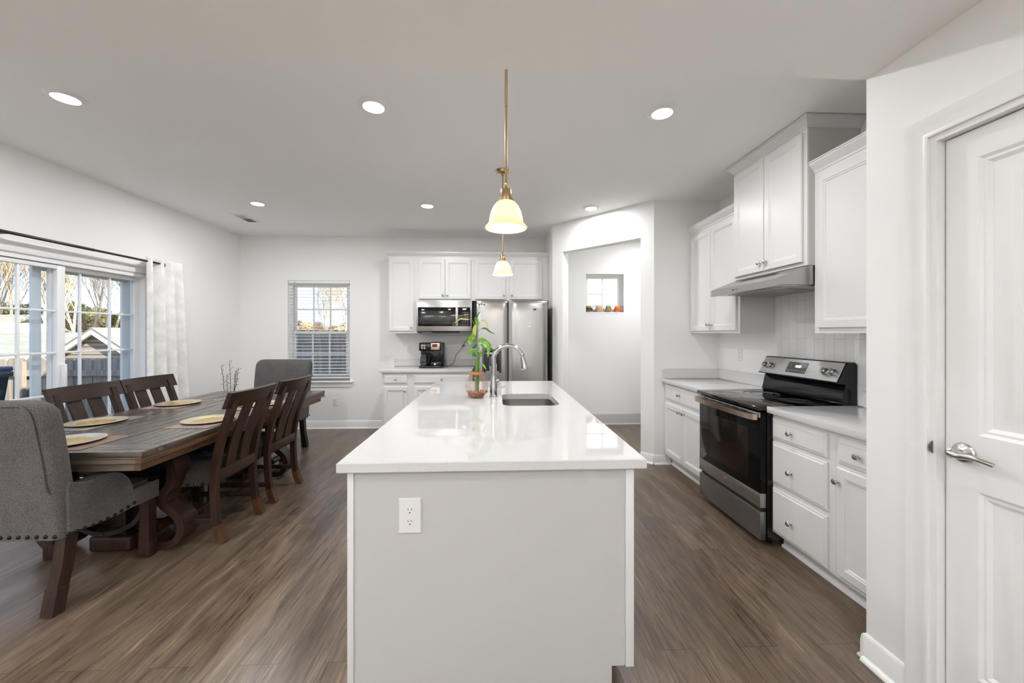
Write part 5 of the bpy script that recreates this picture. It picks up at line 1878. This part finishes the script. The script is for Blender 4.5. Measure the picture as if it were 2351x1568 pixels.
# twigs in a pot on the floor behind the far end of the table
def twigs():
    r = thing('twig_arrangement', 'bare budding twigs standing behind the far end of the dining table', 'plant', (-3.10, 4.66, 0))
    bm = B(); lathe(bm, [(0, 0), (.10, 0), (.125, .06), (.13, .25), (.09, .42), (.07, .47), (.078, .50), (.066, .50), (.06, .46), (0, .44)], n=32); obj('floor_vase', bm, mat('dark_vase', (.03, .028, .026), .4), r)
    rnd = random.Random(8)
    for (dx, dy, h) in ((-.10, .02, 1.03), (.02, -.01, 1.08), (.07, .03, .98), (.12, -.02, 1.0), (-.05, .04, .92), (.045, .05, .94)):
        bm = B()
        p0 = Vector((dx * .2, dy * .2, .40)); p1 = Vector((dx, dy, h))
        pts = [p0 + (p1 - p0) * t + Vector((rnd.uniform(-.008, .008), 0, 0)) for t in (0, .3, .55, .75, .9, 1)]
        tube(bm, pts, [.0045, .0038, .0032, .0026, .0020, .0015], 6)
        for k in range(8):
            t = .6 + .4 * k / 8
            q = p0 + (p1 - p0) * t; s = 1 if k % 2 else -1
            e = q + Vector((s * rnd.uniform(.01, .03), rnd.uniform(-.01, .01), rnd.uniform(.01, .03)))
            tube(bm, [q, e], [.0022, .0014], 5)
            bmesh.ops.create_icosphere(bm, subdivisions=1, radius=.0042, matrix=Matrix.Translation(e))
        obj('twig', bm, M['twig'], r)
twigs()

# ================================================================== OUTSIDE
GZ = -.25
bm = B(); box(bm, -90, 60, -20, 120, -1.5, GZ - .02)
# keep the ground clear of the house footprint: it lies below the floor slab
o = obj('ground', bm, M['grass'], smooth=False); o['kind'] = 'structure'

def fence(label, p0, p1, z0, z1, w=.135, gap=.006, side=1, seed=1, posts=True):
    r = thing('wooden_fence', label, 'fence', (*p0, 0))
    d = Vector((p1[0] - p0[0], p1[1] - p0[1], 0)); Lf = d.length; r.rotation_euler = (0, 0, math.atan2(d.y, d.x))
    rnd = random.Random(seed)
    n = int(Lf / (w + gap)); first = None
    bm = B()
    for i in range(n):
        x = i * (w + gap); h = z1 + rnd.uniform(-.012, .012)
        poly = [(x, z0), (x + w, z0), (x + w, h - .03), (x + w - .03, h), (x + .03, h), (x, h - .03)]
        yo = rnd.uniform(-.003, .003)
        prism(bm, poly, 'Y', yo, yo + .018)
    obj('pickets', bm, M['fence'], r, smooth=False)
    bm = B()
    for z in (z0 + .28, z1 - .22):
        box(bm, 0, Lf, -.045, -.002, z - .045, z + .045)
    obj('rails', bm, M['fence'], r, smooth=False)
    if posts:
        k = 0
        while k * 2.4 < Lf:
            bm = B(); box(bm, k * 2.4 - .045, k * 2.4 + .045, -.10, -.045, z0, z1 - .04); obj('fence_post', bm, M['fence'], r, smooth=False); k += 1
    return r
fence('weathered picket fence across the yard beyond the patio door', (-12.0, 6.35), (-4.6, 6.25), GZ - .02, 1.0, seed=2)
fence('weathered board fence outside the back window', (-7.2, 8.6), (.9, 8.6), GZ - .02, 1.46, seed=5)

# trash bin
def bin_():
    r = thing('trash_bin', 'dark wheeled trash bin with a blue lid on the patio outside', 'bin', (-5.90, 4.50, GZ - .02), R(8))
    r.scale = (.85, .85, 1.05)
    bm = B()
    loft(bm, [[(-.22, -.24, .02), (.22, -.24, .02), (.22, .24, .02), (-.22, .24, .02)], [(-.25, -.27, .70), (.25, -.27, .70), (.25, .27, .70), (-.25, .27, .70)], [(-.29, -.31, 1.12), (.29, -.31, 1.12), (.29, .31, 1.12), (-.29, .31, 1.12)]])
    box(bm, -.32, .32, -.34, .34, 1.10, 1.16, .01)
    obj('bin_body', bm, M['bin'], r)
    bm = B(); box(bm, -.32, .32, -.36, .34, 1.16, 1.215, .02, 3); box(bm, -.20, .20, -.20, .20, 1.21, 1.245, .015, 3); obj('bin_lid', bm, M['binlid'], r)
    bm = B(); tube(bm, [(.26, .36, 1.14), (-.26, .36, 1.14)], .018, 10); obj('bin_handle', bm, M['blackm'], r)
    for s in (-1, 1):
        bm = B(); lathe(bm, [(0, 0), (.11, 0), (.12, .015), (.12, .035), (.11, .05), (0, .05)], n=24, mx=Matrix.Translation((s * .22, .22, .12)) @ Matrix.Rotation(R(90), 4, 'Y')); obj('wheel', bm, M['blackm'], r)
bin_()

# houses beyond the fence
def house(label, x0, x1, y0, y1, eave, ridge, wallm, base=-3.0, gable=None):
    r = thing('neighbour_house', label, 'house', ((x0 + x1) / 2, (y0 + y1) / 2, base))
    ox, oy = (x0 + x1) / 2, (y0 + y1) / 2
    bm = B(); box(bm, x0 - ox + .3, x1 - ox - .3, y0 - oy + .3, y1 - oy - .3, 0, eave - base); obj('house_walls', bm, wallm, r, smooth=False)
    bm = B(); prism(bm, [(y0 - oy, eave - base - .15), (y0 - oy, eave - base), (0, ridge - base), (y1 - oy, eave - base), (y1 - oy, eave - base - .15), (0, ridge - base - .2)], 'X', x0 - ox, x1 - ox); obj('roof', bm, M['roof'], r, smooth=False)
    bm = B(); box(bm, x0 - ox, x1 - ox, y0 - oy - .08, y0 - oy, eave - base - .18, eave - base + .02); obj('gutter', bm, M['white'], r, smooth=False)
    if gable:
        gx, gw, gz, gy = gable      # centre x, half width, apex z, y plane
        hb = gz - gw * .68
        bm = B(); prism(bm, [(gx - gw - ox, -1), (gx + gw - ox, -1), (gx + gw - ox, hb - base), (gx - ox, gz - base - .08), (gx - gw - ox, hb - base)], 'Y', gy - oy, gy - oy + 2.5)
        obj('gable_wall', bm, M['siding'], r, smooth=False)
        bm = B()
        for s in (-1, 1):
            xe = gx + s * (gw + .25) - ox
            ze = gz - (gw + .25) * .68 - base
            t_ = B()
            prism(t_, [(gx - ox, gz - base + .02), (xe, ze + .02), (xe, ze - .14), (gx - ox, gz - base - .14)], 'Y', gy - oy - .25, gy - oy - .15); merge(bm, t_)
        obj('rake_trim', bm, M['white'], r, smooth=False)
        bm = B()
        for s in (-1, 1):
            xe = gx + s * (gw + .25) - ox; ze = gz - (gw + .25) * .68 - base
            t_ = B(); prism(t_, [(gx - ox, gz - base + .10), (xe, ze + .10), (xe, ze + .02), (gx - ox, gz - base + .02)], 'Y', gy - oy - .25, gy - oy + 6.5); merge(bm, t_)
        obj('gable_roof', bm, M['roof'], r, smooth=False)
house('low neighbouring house with green-grey shingle roof and dark sided gable', -36, -9, 15.5, 27, -.9, 1.45, M['siding'], gable=(-14.0, 2.3, 1.50, 14.3))
house('distant white-gabled house behind the shingle roof at the far left', -50.0, -39.5, 30, 40, .6, 3.0, M['white'])
# white gable toward us on that house
r = thing('neighbour_shed', 'white gable front of a far house above the green-grey roof', 'house', (-34.3, 27.6, -3))
bm = B(); prism(bm, [(-2.6, 0), (2.6, 0), (2.6, 3.9), (0, 4.95), (-2.6, 3.9)], 'Y', 0, 3); obj('gable_wall', bm, M['white'], r, smooth=False)
bm = B(); prism(bm, [(-3.0, 3.75), (0, 4.97), (3.0, 3.75), (3.0, 3.90), (0, 5.15), (-3.0, 3.90)], 'Y', -.3, 3.2); obj('roof', bm, M['white'], r, smooth=False)
r = thing('neighbour_house', 'tall white brick neighbouring house seen through the hall window and blind', 'house', (1.4, 15.5, -1.5))
bm = B(); box(bm, -6.6, 8, 0, 6, 0, 8); obj('brick_wall', bm, M['whitebrick'], r, smooth=False)
bm = B(); prism(bm, [(-.5, 8), (3, 10.5), (6.5, 8)], 'X', -7, 8.4); obj('roof', bm, M['roof'], r, smooth=False)

# trees
def bare_tree_mesh(seed, h=13.0):
    rnd = random.Random(seed)
    bm = B(); tw = B()
    def branch(p, d, ln, rad, lvl):
        segs = 4 if lvl < 2 else 3
        pts = [p.copy()]; q = p.copy(); dd = d.copy()
        for i in range(segs):
            dd = (dd + Vector((rnd.uniform(-.12, .12), rnd.uniform(-.12, .12), .06))).normalized()
            q = q + dd * ln / segs; pts.append(q.copy())
        rr = [rad * (1 - .55 * i / segs) for i in range(segs + 1)]
        tube(bm if lvl < 1 else tw, pts, rr, 7 if lvl == 0 else 4, cap=False)
        if lvl >= 4: return
        nchild = {0: 13, 1: 5, 2: 4, 3: 3}[lvl]
        for k in range(nchild):
            t = rnd.uniform(.35, 1.0) if lvl else rnd.uniform(.30, 1.0)
            i = min(segs - 1, int(t * segs)); bp = pts[i].lerp(pts[i + 1], t * segs - i)
            a = rnd.uniform(0, 2 * PI); out = Vector((math.cos(a), math.sin(a), rnd.uniform(.9, 2.0))).normalized()
            nd = (dd * .5 + out).normalized()
            branch(bp, nd, ln * rnd.uniform(.20, .30) if lvl == 0 else ln * rnd.uniform(.5, .7), max(.012, rad * (1 - .5 * t) * .42), lvl + 1)
    branch(Vector((0, 0, 0)), Vector((rnd.uniform(-.04, .04), 0, 1)), h, .12, 0)
    a = bpy.data.meshes.new('trunk'); bm.to_mesh(a); bm.free(); a.materials.append(M['bark'])
    b = bpy.data.meshes.new('branches'); tw.to_mesh(b); tw.free(); b.materials.append(M['twigs'])
    for me in (a, b): me.polygons.foreach_set('use_smooth', [True] * len(me.polygons))
    return a, b
TM = [bare_tree_mesh(s, h) for s, h in ((1, 13), (4, 15), (9, 12))]
rnd = random.Random(21)
def bare_tree(x, y, k, s, label, gz=-2.5):
    r = thing('bare_tree', label, 'tree', (x, y, gz), rnd.uniform(0, 6), 'bare winter trees beyond the neighbouring roofs')
    for me, nm_ in zip(TM[k], ('trunk', 'branches')):
        o = bpy.data.objects.new(nm_, me); COL.objects.link(o); o.parent = r
    r.scale = (s, s, s)
    return r
TLAB = 'tall pale bare winter tree beyond the neighbouring roofs'
for i in range(30):
    f = i / 29
    dx = -(1.45 - .66 * f) + rnd.uniform(-.01, .01)
    y = rnd.uniform(33, 46)
    bare_tree(dx * y, y, i % 3, rnd.uniform(.85, 1.25), TLAB)
for i, (x, y, s) in enumerate(((-11.6, 30, .75), (-9.8, 36, .8), (-13.5, 33, .8), (-7.6, 24, .52))):
    bare_tree(x, y, i % 3, s, 'bare winter tree glimpsed through the blind of the back window')

def blob_mesh(seed, m, flat=1.0, n=7000, r0=1.0, ls=.075):
    """crown of many small leaf blades scattered in a lumpy volume"""
    rnd = random.Random(seed); bm = B()
    lumps = [(Vector((rnd.uniform(-.55, .55), rnd.uniform(-.55, .55), rnd.uniform(-.5, .8))) * r0, rnd.uniform(.35, .6) * r0) for _ in range(9)]
    for i in range(n):
        c, rr = lumps[i % 9]
        d = Vector((rnd.gauss(0, 1), rnd.gauss(0, 1), rnd.gauss(0, 1))).normalized() * rr * rnd.random() ** .33
        p = c + d
        a = Vector((rnd.gauss(0, 1), rnd.gauss(0, 1), rnd.gauss(0, 1))).normalized(); b = a.orthogonal().normalized()
        s = ls * rnd.uniform(.5, 1.1)
        vs = [bm.verts.new(p + a * s), bm.verts.new(p + b * s * .45), bm.verts.new(p - a * s), bm.verts.new(p - b * s * .45)]
        bm.faces.new(vs)
    me = bpy.data.meshes.new('foliage'); bm.to_mesh(me); bm.free(); me.materials.append(m)
    return me
PM = blob_mesh(5, M['pine']); BM_ = blob_mesh(7, M['brush'])
tr = B(); tube(tr, [(0, 0, -2.2), (0, 0, .4)], [.12, .07], 8)
trm = bpy.data.meshes.new('trunk'); tr.to_mesh(trm); tr.free(); trm.materials.append(M['bark'])
def bush(x, y, z, s, me, label, cat, group, name):
    r = thing(name, label, cat, (x, y, z), rnd.uniform(0, 6), group)
    for m_, nm_ in ((me, 'foliage'), (trm, 'trunk')):
        o = bpy.data.objects.new(nm_, m_); COL.objects.link(o); o.parent = r
    r.scale = s
for i in range(44):
    f = i / 43
    y = rnd.uniform(47, 52)
    dx = -(1.50 - .74 * f)
    bush(dx * y, y, rnd.uniform(.6, 1.8), (2.6, 2.6, 1.9 + rnd.random() * .8), PM if i % 2 else BM_,
         'olive pine crown in the treeline behind the bare trees' if i % 2 else 'tan winter thicket in the treeline behind the bare trees', 'tree',
         'pines of the treeline' if i % 2 else 'thickets of the treeline', 'pine_tree' if i % 2 else 'winter_thicket')
for i in range(12):
    x = -19.5 + i * 1.0
    bush(x, 33 + rnd.uniform(-2, 2), .9 + rnd.random() * .5, (1.3, 1.3, 1.1), BM_, 'tan winter shrub beyond the board fence, glimpsed through the blind', 'shrub', 'winter shrubs beyond the board fence', 'winter_shrub')
